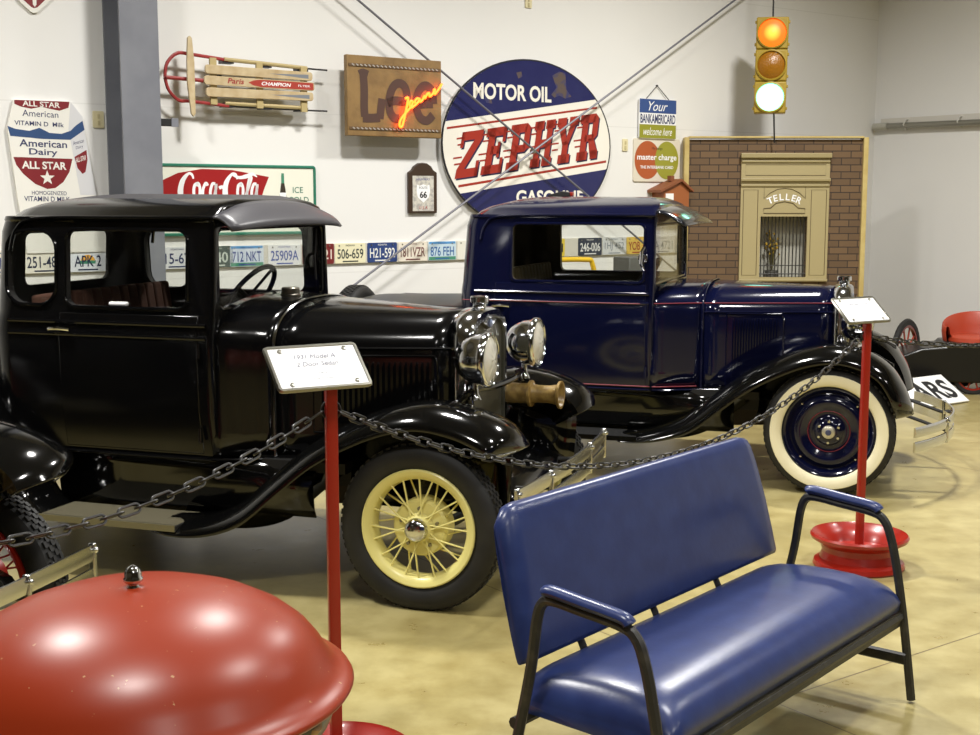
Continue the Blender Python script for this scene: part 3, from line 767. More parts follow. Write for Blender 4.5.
# ---- the third car, at the left edge: only its far front wheel and bumper reach into view
third = copy_tree(black)
third.name = 'vintage_coupe'
third['label'] = 'black vintage car at the left edge with red wire wheel and chrome bumper'
Y3 = math.radians(17.5); f3 = Vector((math.cos(Y3), -math.sin(Y3), 0)); l3 = Vector((math.sin(Y3), math.cos(Y3), 0))
third.location = Vector((-1.430, 4.70, 0))-f3*.50-l3*.80; third.rotation_euler = (0, 0, -Y3)
for ch in third.children:
    if ch.name.startswith('bumper'): ch.location.z -= .045
    if ch.name.startswith('front_fender'): ch.location.z += .09
for ch in [c_ for c_ in third.children if c_.name.startswith('fender_valance')]: bpy.data.objects.remove(ch, do_unlink=True)
_rc = {}
for ch in third.children:
    if ch.name.startswith('wheel'):
        for o in [ch]+[c for c in ch.children if c.name.startswith('spoke')]:
            if o.data.name not in _rc:
                me = o.data.copy(); me.materials.clear(); me.materials.append(M_RED); _rc[o.data.name] = me
            o.data = _rc[o.data.name]

# ---- navy closed-cab pickup
M_OLIVE = mat('olive_lining', (62, 54, 30), .9)
NAV = dict(BLK); NAV.update(paint=M_NAVY, fender_paint=M_BLACK2, fender=FENDER_LONG, lining=M_OLIVE, roof_mat=M_NAVY, xr=-2.45, xf=-1.115, w=.655, rail=1.690, crown=1.825, rc=.13, belt=1.150, sag=.10, xm=-1.80,
    side_windows=[(-2.066, -1.188, 1.278, 1.642, .035)], rear_window=(-.40, .40, 1.30, 1.58, .06), windshield=(1.25, 1.650, .595), wframe=M_NAVY, door=(-2.18, -1.165), handle_x=-2.13, handle_z=1.110,
    stations=[(-1.135, .640, .58, 1.10, 1.262), (-.825, .50, .58, 1.05, 1.262), (-.02, .262, .56, 1.01, 1.238)], hinge_z=1.085, louvers=(-.645, -.36, .63, 1.045, 17),
    strip=M_NAVY, rad_w=.268, rad_top=1.250, headlight=(.20, .37, 1.02), bar_mat=M_CHROME, bumper=(.74, .30, .45, .24), bumper_mat=M_CHROME, vcrown=.045, visor=(-1.115, -.90, 1.775, .125, .615),
    visor_mat=mat('visor_black', (20, 22, 30), .16, coat=.5), seat_x=-2.15, seat_mat=mat('olive_cloth', (76, 64, 36), .9), steer=(-1.38, .30, 1.22), dash_z=1.24,
    board_mat=M_BLACK2, mat_mat=mat('board_rubber_black', (26, 26, 26), .7), edge_mat=M_BLACK2, sill_mat=M_NAVY, pin=mat('red_pinstripe', (112, 18, 34), .4), pin_z=1.142)
NAV_YAW = math.radians(18)
navy = thing('vintage_pickup', 'navy blue vintage pickup with whitewall disc wheel behind the black coupe', 'truck', car_origin(827, 493, NAV_YAW), -NAV_YAW)
make_car(NAV, navy)
for (x, sgn) in ((0, -1), (0, 1), (-2.63, -1), (-2.63, 1)):
    disc_wheel(navy, (x, sgn*.71, .392), sgn > 0, M_NAVY)
# bed with a black tonneau and the spare at its tail
bm = BM()
for sgn in (-1, 1): add_box(bm, (-2.86, sgn*.60, .83), (.94, .04, .50))
add_box(bm, (-3.32, 0, .83), (.04, 1.22, .50)); add_box(bm, (-2.41, 0, .83), (.03, 1.2, .48)); add_box(bm, (-2.86, 0, .60), (.92, 1.2, .04))
bed = obj('cargo_bed', bm, M_NAVY, navy, bevel=.01)
bm = BM(); L = []
for k in range(9):
    t = k/8; x = -2.40-.93*t; L.append([(x, y, 1.075+.055*(1-(y/.64)**2)*(1-.3*t)-.01*t) for y in [-.64+1.28*j/12 for j in range(13)]])
rings(bm, L, False); obj('tonneau', bm, mat('black_vinyl', (16, 16, 17), .35), bed, smooth=60, solid=.012)
sp = disc_wheel(navy, (-3.47, 0, .80), False, M_NAVY, R=.37); sp.name = 'spare_wheel'; sp.rotation_euler = (0, 0, -PI/2)
bm = BM(); tube(bm, [(-3.33, 0, .80), (-3.42, 0, .80)], .05, 12); obj('spare_carrier', bm, M_DARK, navy)
bm = BM(); lathe(bm, [(.0, -.02), (.03, -.018), (.035, .0)], 16, 'Y', (-1.19, -.64, 1.43)); tube(bm, [(-1.18, -.66, 1.50), (-1.19, -.70, 1.47), (-1.19, -.71, 1.40), (-1.18, -.67, 1.36)], .010, 8); obj('mirror_bracket', bm, M_CHROME, navy)

wp = NAV_POS = navy.location+Vector((math.cos(NAV_YAW), -math.sin(NAV_YAW), 0))*-1.93+Vector((math.sin(NAV_YAW), math.cos(NAV_YAW), 0))*.08
ob_ = thing('roof_wedge', 'small dark wedge with a red tip lying on the pickup cab roof', 'wedge', (wp.x, wp.y, 1.8235), -NAV_YAW)
bm = BM(); prism(bm, [(-.085, 0), (.075, 0), (.075, .030), (.02, .038), (-.085, .012)], -.03, .03); obj('wedge_body', bm, M_DARK, ob_, bevel=.004)
bm = BM(); add_box(bm, (.083, 0, .018), (.018, .05, .028)); obj('red_tip', bm, M_RED, ob_, bevel=.004)
# ================================================================== BENCH
M_VINYL = mat('navy_vinyl', (34, 46, 92), .30, noise=(14, (40, 54, 102), .35, .7), bump=(45, .03))
M_TUBE = mat('worn_black_steel', (38, 37, 35), .45, noise=(22, (66, 62, 54), .55, .75))
BA = math.radians(50.8)
bench = thing('waiting_bench', 'navy blue vinyl two-arm bench with worn black metal frame in the foreground', 'bench', (.968, 3.879, 0), BA)
L2 = .800
# seat: crowned cushion rolling down at the ends and the front
bm = BM(); loops = []
for k in range(41):
    x = -L2+2*L2*k/40; e = min(1, (L2-abs(x))/.16); e = math.sqrt(max(0, 1-(1-e)**2)); g_ = min(1, (L2-abs(x))/.05); g_ = math.sqrt(max(0, 1-(1-g_)**2))
    row = []
    for (y, zt) in ((.515, .385), (.51, .405), (.49, .425), (.44, .442), (.35, .455), (.25, .460), (.15, .458), (.08, .448), (.035, .428), (.005, .400), (-.010, .370), (-.006, .345), (.015, .335)):
        row.append((x+.024, .012+y+(.012*(1-g_) if y < .1 else -.02*(1-g_) if y > .45 else 0), .345+(zt-.345)*(.22+.60*e+.18*g_) if zt > .345 else zt))
    row = [(a_, b_, c__+(.014 if c__ > .35 else 0)) for a_, b_, c__ in row]
    row += [(x+.024, .25, .332), (x+.024, .50, .338)]
    loops.append(row)
rings(bm, loops, True, True, True); obj('seat', bm, M_VINYL, bench, smooth=70)
# backrest: leaning slab with rounded edges and rounded top corners
bm = BM(); loops = []
H0, H1 = .470, .912
for k in range(41):
    u = -1+2*k/40; e = min(1, (1-abs(u))/.06); e = math.sqrt(max(0, 1-(1-e)**2)); c_ = min(1, (1-abs(u))/.10); c_ = math.sqrt(max(0, 1-(1-c_)**2)); th = .012+.020*e
    fr = []; bk = []
    for (h, f) in ((0, .35), (.012, .75), (.05, .95), (.2, 1.08), (.5, 1.15), (.8, 1.08), (.93, .95), (.985, .7), (1.0, .3)):
        x = .026+u*(L2-.006-.030*h*h); zz = H0+(H1-.055*(1-c_)-H0)*h
        fr.append((x, .515+.115*h-th*f, zz)); bk.append((x, .515+.115*h+th*f*.55, zz))
    loops.append(fr+bk[::-1])
rings(bm, loops, True, True, True); obj('backrest', bm, M_VINYL, bench, smooth=70)
for sgn in (-1, 1):
    xx = sgn*(L2+.018)
    pts = smooth_path([(xx+sgn*.012, -.035, .012), (xx, .0, .30), (xx, .035, .50), (xx, .060, .60), (xx, .085, .655), (xx, .13, .680), (xx, .26, .695), (xx, .355, .704), (xx, .392, .692), (xx, .412, .64), (xx, .432, .50), (xx, .475, .30), (xx+sgn*.01, .535, .012)], 5)
    bm = BM(); tube(bm, pts, .0165, 8); fr = obj('arm_frame', bm, M_TUBE, bench)
    bm = BM(); pp = smooth_path([(xx, .105, .688), (xx, .13, .704), (xx, .25, .718), (xx, .36, .730), (xx, .385, .724)], 5)
    tube(bm, pp, [.013]+[.024]*(len(pp)-2)+[.013], 12, flat=.72); obj('arm_pad', bm, M_VINYL, fr)
    bm = BM(); tube(bm, [(xx-sgn*.01, -.018, .165), (xx-sgn*.01, .53, .165)], .015, 8, flat=1.5); obj('side_stretcher', bm, M_TUBE, fr)
bm = BM(); tube(bm, [(-L2-.03, .012, .318), (L2+.03, .012, .318)], .018, 8); tube(bm, [(-L2-.03, .485, .322), (L2+.03, .485, .322)], .018, 8)
add_box(bm, (0, .006, .312), (2*L2, .006, .052))
for x in (-.45, 0, .45): tube(bm, [(x, .02, .322), (x, .485, .322)], .010, 6)
obj('seat_rail', bm, M_TUBE, bench)
for x in (-.42, .0, .42):
    bm = BM(); tube(bm, [(x, .485, .33), (x, .545, .45), (x, .575, .60)], .018, 8, flat=.4); obj('back_support', bm, M_TUBE, bench)

# ================================================================== STANCHIONS
def stanchion(loc, label, rz=0.0, sign=True, lines=None, h=1.29):
    t = thing('sign_stanchion', label, 'stanchion', loc, 0, 'red sign stanchions on wheel rims')
    bm = BM()
    lathe(bm, [(.215, .0), (.222, .010), (.216, .030), (.190, .045), (.178, .080), (.188, .112), (.214, .132), (.232, .142), (.238, .158), (.230, .168), (.222, .158), (.200, .142), (.176, .118), (.158, .085), (.11, .080), (.06, .090), (.0, .092)], 48)
    for k in range(5):
        a = 2*PI*k/5; lathe(bm, [(.0, .098), (.012, .096), (.012, .080)], 10, 'Z', (.10*math.cos(a), .10*math.sin(a), 0))
    obj('base', bm, M_RED, t, smooth=35)
    bm = BM(); r = rrect(.034, .034, .006, 2); rings(bm, [[(p[0], p[1], .06) for p in r], [(p[0], p[1], h-.055) for p in r]], True, True, True); obj('pole', bm, M_RED, t, rot=(0, 0, .35), smooth=30)
    if sign:
        rot = Matrix.Rotation(rz, 4, 'Z') @ Matrix.Rotation(math.radians(-48), 4, 'X')
        e = rot.to_euler()
        bm = BM(); prism(bm, rrect(.272, .152, .006, 2), -.004, .004); s = obj('sign_card', bm, M_WHITE, t, (-.035, -.005, h), e, smooth=0)
        bm = BM(); rr = rrect(.278, .158, .008, 2); tube(bm, [(p[0], 0, p[1]) for p in rr], .0075, 6, True); obj('frame', bm, M_STEEL, s)
        for (x, z) in ((-.10, .062), (.10, .062), (-.10, -.063), (.10, -.063)):
            bm = BM(); lathe(bm, [(.0, -.010), (.006, -.009), (.007, -.003)], 8, 'Y', (x, 0, z)); obj('screw', bm, M_STEEL, s)
        MI = mat('faded_print', (120, 122, 140), .6)
        for (tx, zz, hh) in lines:
            text(tx, s, MI, 0.0, zz, -.0052, h=hh, shear=.2)
        bm = BM(); tube(bm, [(0, 0, h-.09), (-.012, .004, h-.008)], .010, 8); obj('bracket', bm, M_RED, t)
    bm = BM(); tube(bm, [(.026*math.cos(2*PI*k/16), -.0, h-.125+.026*math.sin(2*PI*k/16)) for k in range(16)], .005, 6, True); obj('chain_ring', bm, M_DARK, t)
    return t
P1 = Vector((-.458, 3.70, 0)); P2 = Vector((1.827, 6.27, 0)); P0 = Vector((-1.74, 2.45, 0)); P3 = Vector((3.70, 7.30, 0))
stanchion(P1, 'red stanchion with white card in front of the black coupe', .54, True, [('1931 Model A', .038, .016), ('2 Door Sedan', .010, .016), ('4 cyl 40 hp', -.026, .008), ('on loan for display', -.046, .008)], 1.325)
stanchion(P2, 'red stanchion with white card in front of the whitewall wheel', .54, True, [('Chevrolet 1/2 ton', .038, .014), ('1931 Pickup truck', .010, .012), ('6 cyl engine', -.042, .009)], 1.272)
stanchion(P0, 'red stanchion beyond the left edge holding the left chain', 0, False)
stanchion(P3, 'red stanchion beyond the right edge holding the right chain', 0, False)
M_CHAIN = mat('dark_chain_steel', (34, 33, 32), .35, spec=.6)
_lk = None
def chain(a, b, sag, label):
    global _lk
    a = Vector(a); b = Vector(b); K = 400
    pts = [a.lerp(b, k/K)-Vector((0, 0, 4*sag*(k/K)*(1-k/K))) for k in range(K+1)]
    pitch = .0455; t = thing('barrier_chain', label, 'chain', a, 0, 'black barrier chains')
    acc = 0.0; last = pts[0]; seq = [pts[0]]
    for p in pts[1:]:
        acc += (p-last).length; last = p
        if acc >= pitch: seq.append(p.copy()); acc = 0.0
    for i in range(len(seq)-1):
        c = (seq[i]+seq[i+1])/2; d = (seq[i+1]-seq[i]).normalized()
        q = d.to_track_quat('X', 'Z'); roll = Matrix.Rotation(PI/4+(PI/2)*(i % 2)-.35, 4, 'X')
        e = (q.to_matrix().to_4x4() @ roll).to_euler()
        if _lk is None:
            bm = BM(); hl, r = .0195, .0120
            lp = [(hl+r*math.cos(x), r*math.sin(x), 0) for x in [-PI/2+PI*k/6 for k in range(7)]]+[(-hl+r*math.cos(x), r*math.sin(x), 0) for x in [PI/2+PI*k/6 for k in range(7)]]
            tube(bm, lp, .0038, 6, True); o = obj('link', bm, M_CHAIN, t, c-a, e); _lk = o.data
        else: link('link', _lk, None, t, c-a, e)
    return t
chain(P1+Vector((-.03, -.01, 1.193)), P0+Vector((0, 0, 1.165)), .19, 'black chain from the sign in front of the coupe to the left edge')
chain(P1+Vector((.03, 0, 1.193)), P2+Vector((-.03, 0, 1.143)), .36, 'long black chain sagging between the two sign stanchions')
chain(P2+Vector((.03, 0, 1.143)), P3+Vector((0, 0, 1.165)), .10, 'black chain from the whitewall wheel stanchion to the right edge')

# ================================================================== RED DOME (foreground left)
M_DOME = mat('brick_red_enamel', (138, 45, 18), .33, spec=.36, noise=(60, (176, 132, 92), .70, .73))
g = thing('kettle_grill', 'wide red domed metal lid with silver acorn finial, left foreground', 'grill', (-.735, 2.60, 0))
bm = BM()
prof = [(.446, .828), (.450, .834), (.446, .840), (.430, .846), (.412, .856), (.398, .872), (.384, .892), (.360, .917), (.32, .944), (.26, .971), (.19, .991), (.11, 1.004), (.03, 1.009), (.0, 1.0095)]
prof = [(r, 1.0095-(1.0095-z_)*1.2) for r, z_ in prof]
lathe(bm, prof, 72)
lid = obj('lid', bm, M_DOME, g, smooth=80, solid=.006)
bm = BM(); lathe(bm, [(.0, .991), (.018, .992), (.014, 1.0), (.014, 1.004), (.024, 1.010), (.025, 1.020), (.021, 1.024), (.022, 1.034), (.018, 1.046), (.010, 1.054), (.004, 1.058), (.0, 1.060)], 24)
for v in bm.verts:
    v.co.z = .991+(v.co.z-.991)*1.0
for v in bm.verts:
    r = math.hypot(v.co.x, v.co.y)
    if 1.006 < v.co.z < 1.05 and r > .01: k = 1+.04*math.sin(8*math.atan2(v.co.y, v.co.x)); v.co.x *= k; v.co.y *= k
for v in bm.verts: v.co.x *= .78; v.co.y *= .78; v.co.z = 1.007+(v.co.z-.991)*.72
obj('finial', bm, M_CHROME, lid, smooth=60)
bm = BM(); lathe(bm, [(.425, .800), (.42, .77), (.40, .72), (.35, .67), (.27, .62), (.15, .59), (.0, .585)], 56); bowl = obj('bowl', bm, mat('black_enamel', (22, 20, 20), .3), g, smooth=60, solid=.006)
bm = BM(); tube(bm, [(.437*math.cos(2*PI*k/56), .437*math.sin(2*PI*k/56), .794) for k in range(56)], .006, 6, True); obj('rim', bm, mat('dark_rim', (40, 26, 20), .5), bowl)
M_LEG = mat('tan_wood_leg', (176, 138, 92), .55)
for a in (-.35, 1.75, 3.85):
    bm = BM(); c, s_ = math.cos(a), math.sin(a); tube(bm, [(c*.41, s_*.41, .775), (c*.30, s_*.30, .62), (c*.36, s_*.36, .01)], .022, 10); obj('leg', bm, M_LEG, g)

# ================================================================== BACK WALL
def on_wall(name, label, cat, s, z, group=None):
    return thing(name, label, cat, RP(s, OFF, z), PSI, group)
def loc_px(c, pts, o=0.0):
    """pixels -> local (x, z) of a wall thing centred at c=(s, z)"""
    return [(sz(*p, o)[0]-c[0], sz(*p, o)[1]-c[1]) for p in pts]
# ---- licence plates on a rail
M_RAIL = mat('white_rail_paint', (206, 202, 190), .6)
s0, s1 = 2.30, 8.92
bm = BM(); add_box(bm, (0, -.008, 0), (s1-s0, .016, .165)); ra = tag(obj('plate_rail', bm, M_RAIL, None, RP((s0+s1)/2, OFF, 1.380), (0, 0, PSI), bevel=.003), 'long white board on the back wall carrying the licence plates', 'board')
PL = [('82 107', 2.47, (226, 222, 206), (50, 60, 110), 'pale licence plate nearest the left edge'),
 ('251-482', 2.775, (232, 228, 214), (40, 46, 70), 'cream licence plate with dark digits seen through the rear quarter window'),
 ('APK 2', 3.075, (226, 230, 236), (30, 40, 70), 'pale licence plate with sunset stripe seen through the coupe rear window'),
 ('15-67', 3.735, (222, 224, 226), (44, 54, 96), 'grey white licence plate seen through the far coupe window'),
 ('K 40', 4.035, (40, 64, 58), (190, 200, 190), 'dark green licence plate behind the windshield post'),
 ('712 NKT', 4.285, (206, 216, 228), (52, 70, 140), 'licence plate with blue sky and green foot above the steering wheel'),
 ('25909A', 4.60, (226, 226, 226), (64, 84, 158), 'white licence plate with blue letters behind the coupe windshield'),
 ('4-2721', 4.892, (116, 38, 38), (226, 214, 200), 'maroon licence plate beside the coupe windshield post'),
 ('506-659', 5.178, (232, 226, 190), (60, 66, 60), 'cream yellow licence plate with black digits between the two cars'),
 ('H21-592', 5.474, (44, 66, 120), (236, 236, 230), 'dark blue licence plate with white digits between the two cars'),
 ('1811VZR', 5.765, (230, 222, 206), (110, 60, 56), 'white and rust licence plate behind the slanting rod'),
 ('876 FEH', 6.055, (196, 216, 226), (50, 100, 160), 'light blue licence plate with green foot nearest the pickup cab'),
 ('', 6.345, (226, 224, 212), (60, 60, 60), 'blank cream licence plate half hidden by the pickup cab'),
 ('31-884', 6.64, (60, 60, 64), (230, 228, 214), 'dark grey licence plate hidden behind the pickup cab'),
 ('CB 4417', 6.935, (220, 220, 214), (60, 70, 110), 'white licence plate hidden behind the pickup cab'),
 ('90 551', 7.23, (222, 196, 70), (40, 40, 44), 'mustard licence plate hidden behind the pickup cab'),
 ('246-006', 7.665, (52, 58, 72), (226, 226, 222), 'black licence plate with white digits in the pickup window'),
 ('1HJ 452', 7.955, (204, 206, 206), (140, 144, 150), 'faded grey licence plate in the pickup window'),
 ('YOB 38', 8.245, (212, 180, 84), (150, 60, 44), 'yellow and orange licence plate at the right end of the pickup window'),
 ('A 4721', 8.57, (214, 214, 212), (120, 124, 132), 'pale licence plate behind the pickup windshield pillar'),
 ('6 B 318', 8.865, (206, 200, 188), (120, 110, 110), 'beige licence plate behind the pickup windshield')]
for tx, s, bg, fg, lab in PL:
    lab = lab
    t = thing('license_plate', lab, 'licence plate', RP(s, OFF-.0185, 1.382), PSI, 'licence plates in a row on the back wall')
    bm = BM(); prism(bm, rrect(.278, .158, .012, 4), -.003, .002); pl = obj('plate', bm, mat('plate_%d_%d_%d' % bg, bg, .4), t, smooth=0, bevel=.001)
    ink = mat('plate_ink_%d_%d_%d' % fg, fg, .5)
    if tx:
        text(tx, t, ink, 0, -.004, -.0042, w=.235 if len(tx) > 5 else .19, h=.078, bold=.012)
        text('MONTANA' if s < 5 else 'INDIANA', t, ink, 0, .062, -.0042, h=.014)
        bm = BM(); add_box(bm, (0, -.0036, -.064), (.14, .001, .010)); obj('slogan', bm, ink, t, smooth=0)
    for (x) in (-.10, .10):
        bm = BM(); lathe(bm, [(.0, -.007), (.006, -.006), (.007, -.003)], 8, 'Y', (x, 0, .060)); obj('bolt', bm, M_STEEL, t)
    if tx in ('712 NKT', '876 FEH'):
        bm = BM(); add_box(bm, (0, -.0034, -.062), (.268, .001, .026)); obj('stripe', bm, mat('plate_green', (70, 140, 110), .5), t, smooth=0)
        bm = BM(); add_box(bm, (0, -.0034, .066), (.26, .001, .018)); obj('stripe', bm, mat('plate_sky', (86, 150, 206), .5), t, smooth=0)
    if tx == 'APK 2':
        bm = BM(); face_xz(bm, [(.0+.05*math.cos(a), .0+.04*math.sin(a)) for a in [PI*k/10 for k in range(11)]], -.0036); obj('stripe', bm, mat('plate_sun', (232, 170, 60), .5), t, smooth=0)
        bm = BM(); add_box(bm, (0, -.0036, -.012), (.11, .001, .022)); obj('stripe', bm, mat('plate_green', (70, 140, 110), .5), t, smooth=0)
# ---- diagonal brace rods
M_ROD = mat('steel_rod', (112, 112, 120), .45, metal=.2)
def rod(p0, p1, o, ext0, ext1, label):
    a = sz(*p0, o); b = sz(*p1, o); da = (a[0]-b[0], a[1]-b[1])
    A = (a[0]+da[0]*ext0, a[1]+da[1]*ext0); B = (b[0]-da[0]*ext1, b[1]-da[1]*ext1)
    bm = BM(); tube(bm, [RP(A[0], OFF-o, A[1]), RP(B[0], OFF-o, B[1])], .0095, 8)
    return tag(obj('brace_rod', bm, M_ROD), label, 'rod', 'crossed brace rods on the back wall')
r1a, r1b = (358, 0), (600, 200)
rod(r1a, (533, 149), .15, .95, 1.30, 'steel brace rod falling from upper left behind the round sign to the right')
rod((735, 0), (345, 292), .17, .12, .32, 'steel brace rod rising from lower left across the oval sign to upper right')
bm = BM(); c = sz(533, 151, .16); lathe(bm, [(.0, -.02), (.022, -.016), (.022, .016), (0, .02)], 12, 'Y'); tag(obj('rod_clamp', bm, M_STEEL, None, RP(c[0], OFF-.16, c[1]), (0, 0, PSI)), 'small steel clamp where the two brace rods cross', 'clamp')

# ---- oval motor oil sign
ZC = (6.955, 2.270); ZA, ZB = .912, .715
z = on_wall('enamel_sign', 'large oval navy, white and red enamel motor oil sign behind the crossed rods', 'sign', *ZC)
M_ZB = mat('navy_enamel', (32, 35, 86), .25, noise=(7, (37, 40, 90), .4, .7)); M_ZW = mat('cream_enamel', (236, 232, 220), .25); M_ZR = mat('red_enamel', (160, 48, 34), .3); M_ZD = mat('black_edge', (24, 26, 36), .4)
def ell(k, n=72): return [(ZA*k*math.cos(2*PI*i/n), ZB*k*math.sin(2*PI*i/n)) for i in range(n)]
bm = BM(); prism(bm, ell(1.0), -.045, -.02); obj('panel', bm, M_ZW, z, smooth=0)
bm = BM(); add_box(bm, (-.3, -.01, 0), (.05, .02, .5)); add_box(bm, (.3, -.01, 0), (.05, .02, .5)); obj('hanger', bm, M_STEEL, z, smooth=0)
bm = BM(); tube(bm, [(p[0], -.040, p[1]) for p in ell(1.0)], .009, 6, True); obj('edge', bm, M_ZD, z)
tl, tr = loc_px(ZC, [(442, 122), (593, 102)]); bl, br = loc_px(ZC, [(455, 193), (607, 167)])
def seg(p, q, above):
    out = []
    m = (q[1]-p[1])/(q[0]-p[0])
    f = lambda x, y: y-(p[1]+m*(x-p[0]))
    E = ell(.992, 180)
    pts = [e for e in E if (f(*e) > 0) == above]
    # rotate so the chord closes the polygon
    idx = [i for i, e in enumerate(E) if (f(*e) > 0) == above]
    for k in range(len(idx)):
        if idx[k]-idx[k-1] != 1 and k: pts = pts[k:]+pts[:k]; break
    return pts
bm = BM(); face_xz(bm, seg(tl, tr, True), -.0462); obj('field', bm, M_ZB, z, smooth=0)
bm = BM(); face_xz(bm, seg(bl, br, False), -.0462); obj('field', bm, M_ZB, z, smooth=0)
def band(p, q, d0, d1, m):
    sl = (q[1]-p[1])/(q[0]-p[0]); xs = [-ZA+2*ZA*i/80 for i in range(81)]
    top = []; bot = []
    for x in xs:
        y0 = p[1]+sl*(x-p[0])
        lim = ZB*.985*math.sqrt(max(0, 1-(x/ZA/.985)**2))
        a, b = y0+d0, y0+d1
        if -lim < min(a, b) and max(a, b) < lim: top.append((x, max(a, b))); bot.append((x, min(a, b)))
    bm = BM()
    for i in range(len(top)-1): face_xz(bm, [bot[i], bot[i+1], top[i+1], top[i]], -.0466)
    obj('stripe', bm, m, z, smooth=0)
band(tl, tr, -.045, -.062, M_ZR); band(bl, br, .045, .065, M_ZR)
# slab-serif italic letters built from strokes in a unit box
def LET(ch):
    R = lambda x0, y0, x1, y1: [(x0, y0), (x1, y0), (x1, y1), (x0, y1)]
    t = .19
    if ch == 'Z': return [R(0, 1-t, .95, 1), R(0, 0, .95, t), [(0, t), (.34, t), (.95, 1-t), (.60, 1-t)], R(0, .66, .13, 1), R(.82, 0, .95, .34)]
    if ch == 'E': return [R(.12, 0, .42, 1), R(0, 0, .9, t), R(0, 1-t, .9, 1), R(.3, .42, .70, .60), R(.77, 0, .9, .33), R(.77, .67, .9, 1), R(.58, .34, .70, .68)]
    if ch == 'P': return [R(.12, 0, .42, 1), R(0, 0, .56, t), R(0, 1-t, .75, 1), R(.3, .38, .75, .54), [(.75, .38), (.93, .48), (.93, .90), (.75, 1), (.66, .90), (.66, .5)]]
    if ch == 'H': return [R(.10, 0, .36, 1), R(.62, 0, .88, 1), R(0, 0, .44, t), R(0, 1-t, .44, 1), R(.54, 0, .98, t), R(.54, 1-t, .98, 1), R(.3, .41, .7, .59)]
    if ch == 'Y': return [R(.34, 0, .62, .46), R(.20, 0, .76, t), R(-.02, 1-t, .42, 1), R(.56, 1-t, 1.0, 1), [(.06, 1-t), (.36, 1-t), (.56, .40), (.34, .40)], [(.62, 1-t), (.90, 1-t), (.62, .40), (.42, .40)]]
    if ch == 'R': return [R(.12, 0, .42, 1), R(0, 0, .52, t), R(0, 1-t, .75, 1), R(.3, .40, .75, .55), [(.75, .42), (.92, .52), (.92, .90), (.75, 1), (.64, .88), (.64, .52)], [(.48, .46), (.76, .46), (.98, t), (.98, 0), (.70, 0)], R(.68, 0, 1.02, t)]
q = loc_px(ZC, [(452, 179), (595, 158), (456, 133), (597, 113)])   # corners: baseline left/right, cap line left/right
def warp(u, v):
    a = (q[0][0]+(q[1][0]-q[0][0])*u, q[0][1]+(q[1][1]-q[0][1])*u); b = (q[2][0]+(q[3][0]-q[2][0])*u, q[2][1]+(q[3][1]-q[2][1])*u)
    return (a[0]+(b[0]-a[0])*v, a[1]+(b[1]-a[1])*v)
word = 'ZEPHYR'; n = len(word)
for sh, (dx, dz), mm in ((0, (.012, -.012), mat('letter_shadow', (40, 34, 70), .4)), (1, (0, 0), M_ZR)):
    for i, ch in enumerate(word):
        bm = BM()
        for poly in LET(ch):
            pts = []
            for (x, y) in poly:
                # subdivision is not needed: strokes are straight
                u = (i+.06+x*.90+.16*(y-.5))/n; p = warp(u, y); pts.append((p[0]+dx, p[1]+dz))
            face_xz(bm, pts, -.0468-.0006*sh)
        if sh:
            for k, y in enumerate((.30, .44, .72, .86)):
                u0 = (i+.06+(-.20 if k % 2 else -.12)+.16*(y-.5))/n; u1 = (i+.2+.16*(y-.5))/n
                face_xz(bm, [warp(u0, y), warp(u1, y), warp(u1, y+.035), warp(u0, y+.035)], -.0474)
        obj('lettering', bm, mm, z, smooth=0, recalc=True)
a, b = loc_px(ZC, [(470, 89), (548, 98)])
text('MOTOR OIL', z, M_ZW, (a[0]+b[0])/2, (a[1]+b[1])/2+.005, -.0475, w=b[0]-a[0], h=.135, bold=.03)
a, b = loc_px(ZC, [(513, 196), (580, 196)])
text('GASOLINE', z, M_ZW, (a[0]+b[0])/2, (a[1]+b[1])/2-.01, -.0475, w=b[0]-a[0], h=.12, bold=.03)
M_PATCH = mat('enamel_rust', (86, 72, 64), .7, noise=(14, (46, 46, 92), .45, .6))
for pts in ([(549, 76), (556, 72), (562, 74), (563, 90), (568, 97), (562, 99), (556, 96), (551, 98), (548, 95), (553, 88)], [(513, 73), (518, 72), (519, 77), (515, 79)], [(481, 98), (488, 100), (489, 104), (483, 103)]):
    bm = BM(); face_xz(bm, loc_px(ZC, pts), -.0470); obj('rust_patch', bm, M_PATCH, z, smooth=0)

# ---- board sign with neon script
LC = sz(395.5, 97.5, .185)
le = on_wall('board_sign', 'brown wooden board sign with glowing red neon script beside the oval sign', 'sign', *LC)
M_BROWN = mat('tan_board', (140, 110, 64), .55, noise=(7, (120, 92, 52), .4, .65), bump=(20, .3)); M_LEE = mat('burnt_brown', (74, 50, 40), .6)
LW, LH = .868, .612
bm = BM(); add_box(bm, (0, -.16, 0), (LW, .05, LH)); obj('board', bm, M_BROWN, le, bevel=.006)
bm = BM(); add_box(bm, (0, -.075, 0), (.4, .15, .3)); obj('mount', bm, M_DARK, le, smooth=0)
M_STITCH = mat('stitch_grey', (168, 160, 150), .4)
for zz in (LH/2-.075, -LH/2+.058):
    bm = BM(); add_box(bm, (0, -.187, zz), (LW-.03, .008, .022)); obj('hem', bm, mat('dark_hem', (96, 72, 44), .6), le, smooth=0)
    bm = BM()
    for k in range(22): add_box(bm, (-LW/2+.05+k*(LW-.10)/21, -.192, zz), (.022, .006, .010), Matrix.Rotation(.5, 3, 'Y'))
    obj('stitching', bm, M_STITCH, le, smooth=0)
def crop(u, v):   # position within an enlarged view of the board
    x0, x1 = 58, 752
    xx = -LW/2+LW*(u-x0)/(x1-x0); yt = 75+(135-75)*(u-48)/(745-48); yb = 665+(690-665)*(u-48)/(745-48)
    return (xx, LH/2-LH*(v-yt)/(yb-yt))
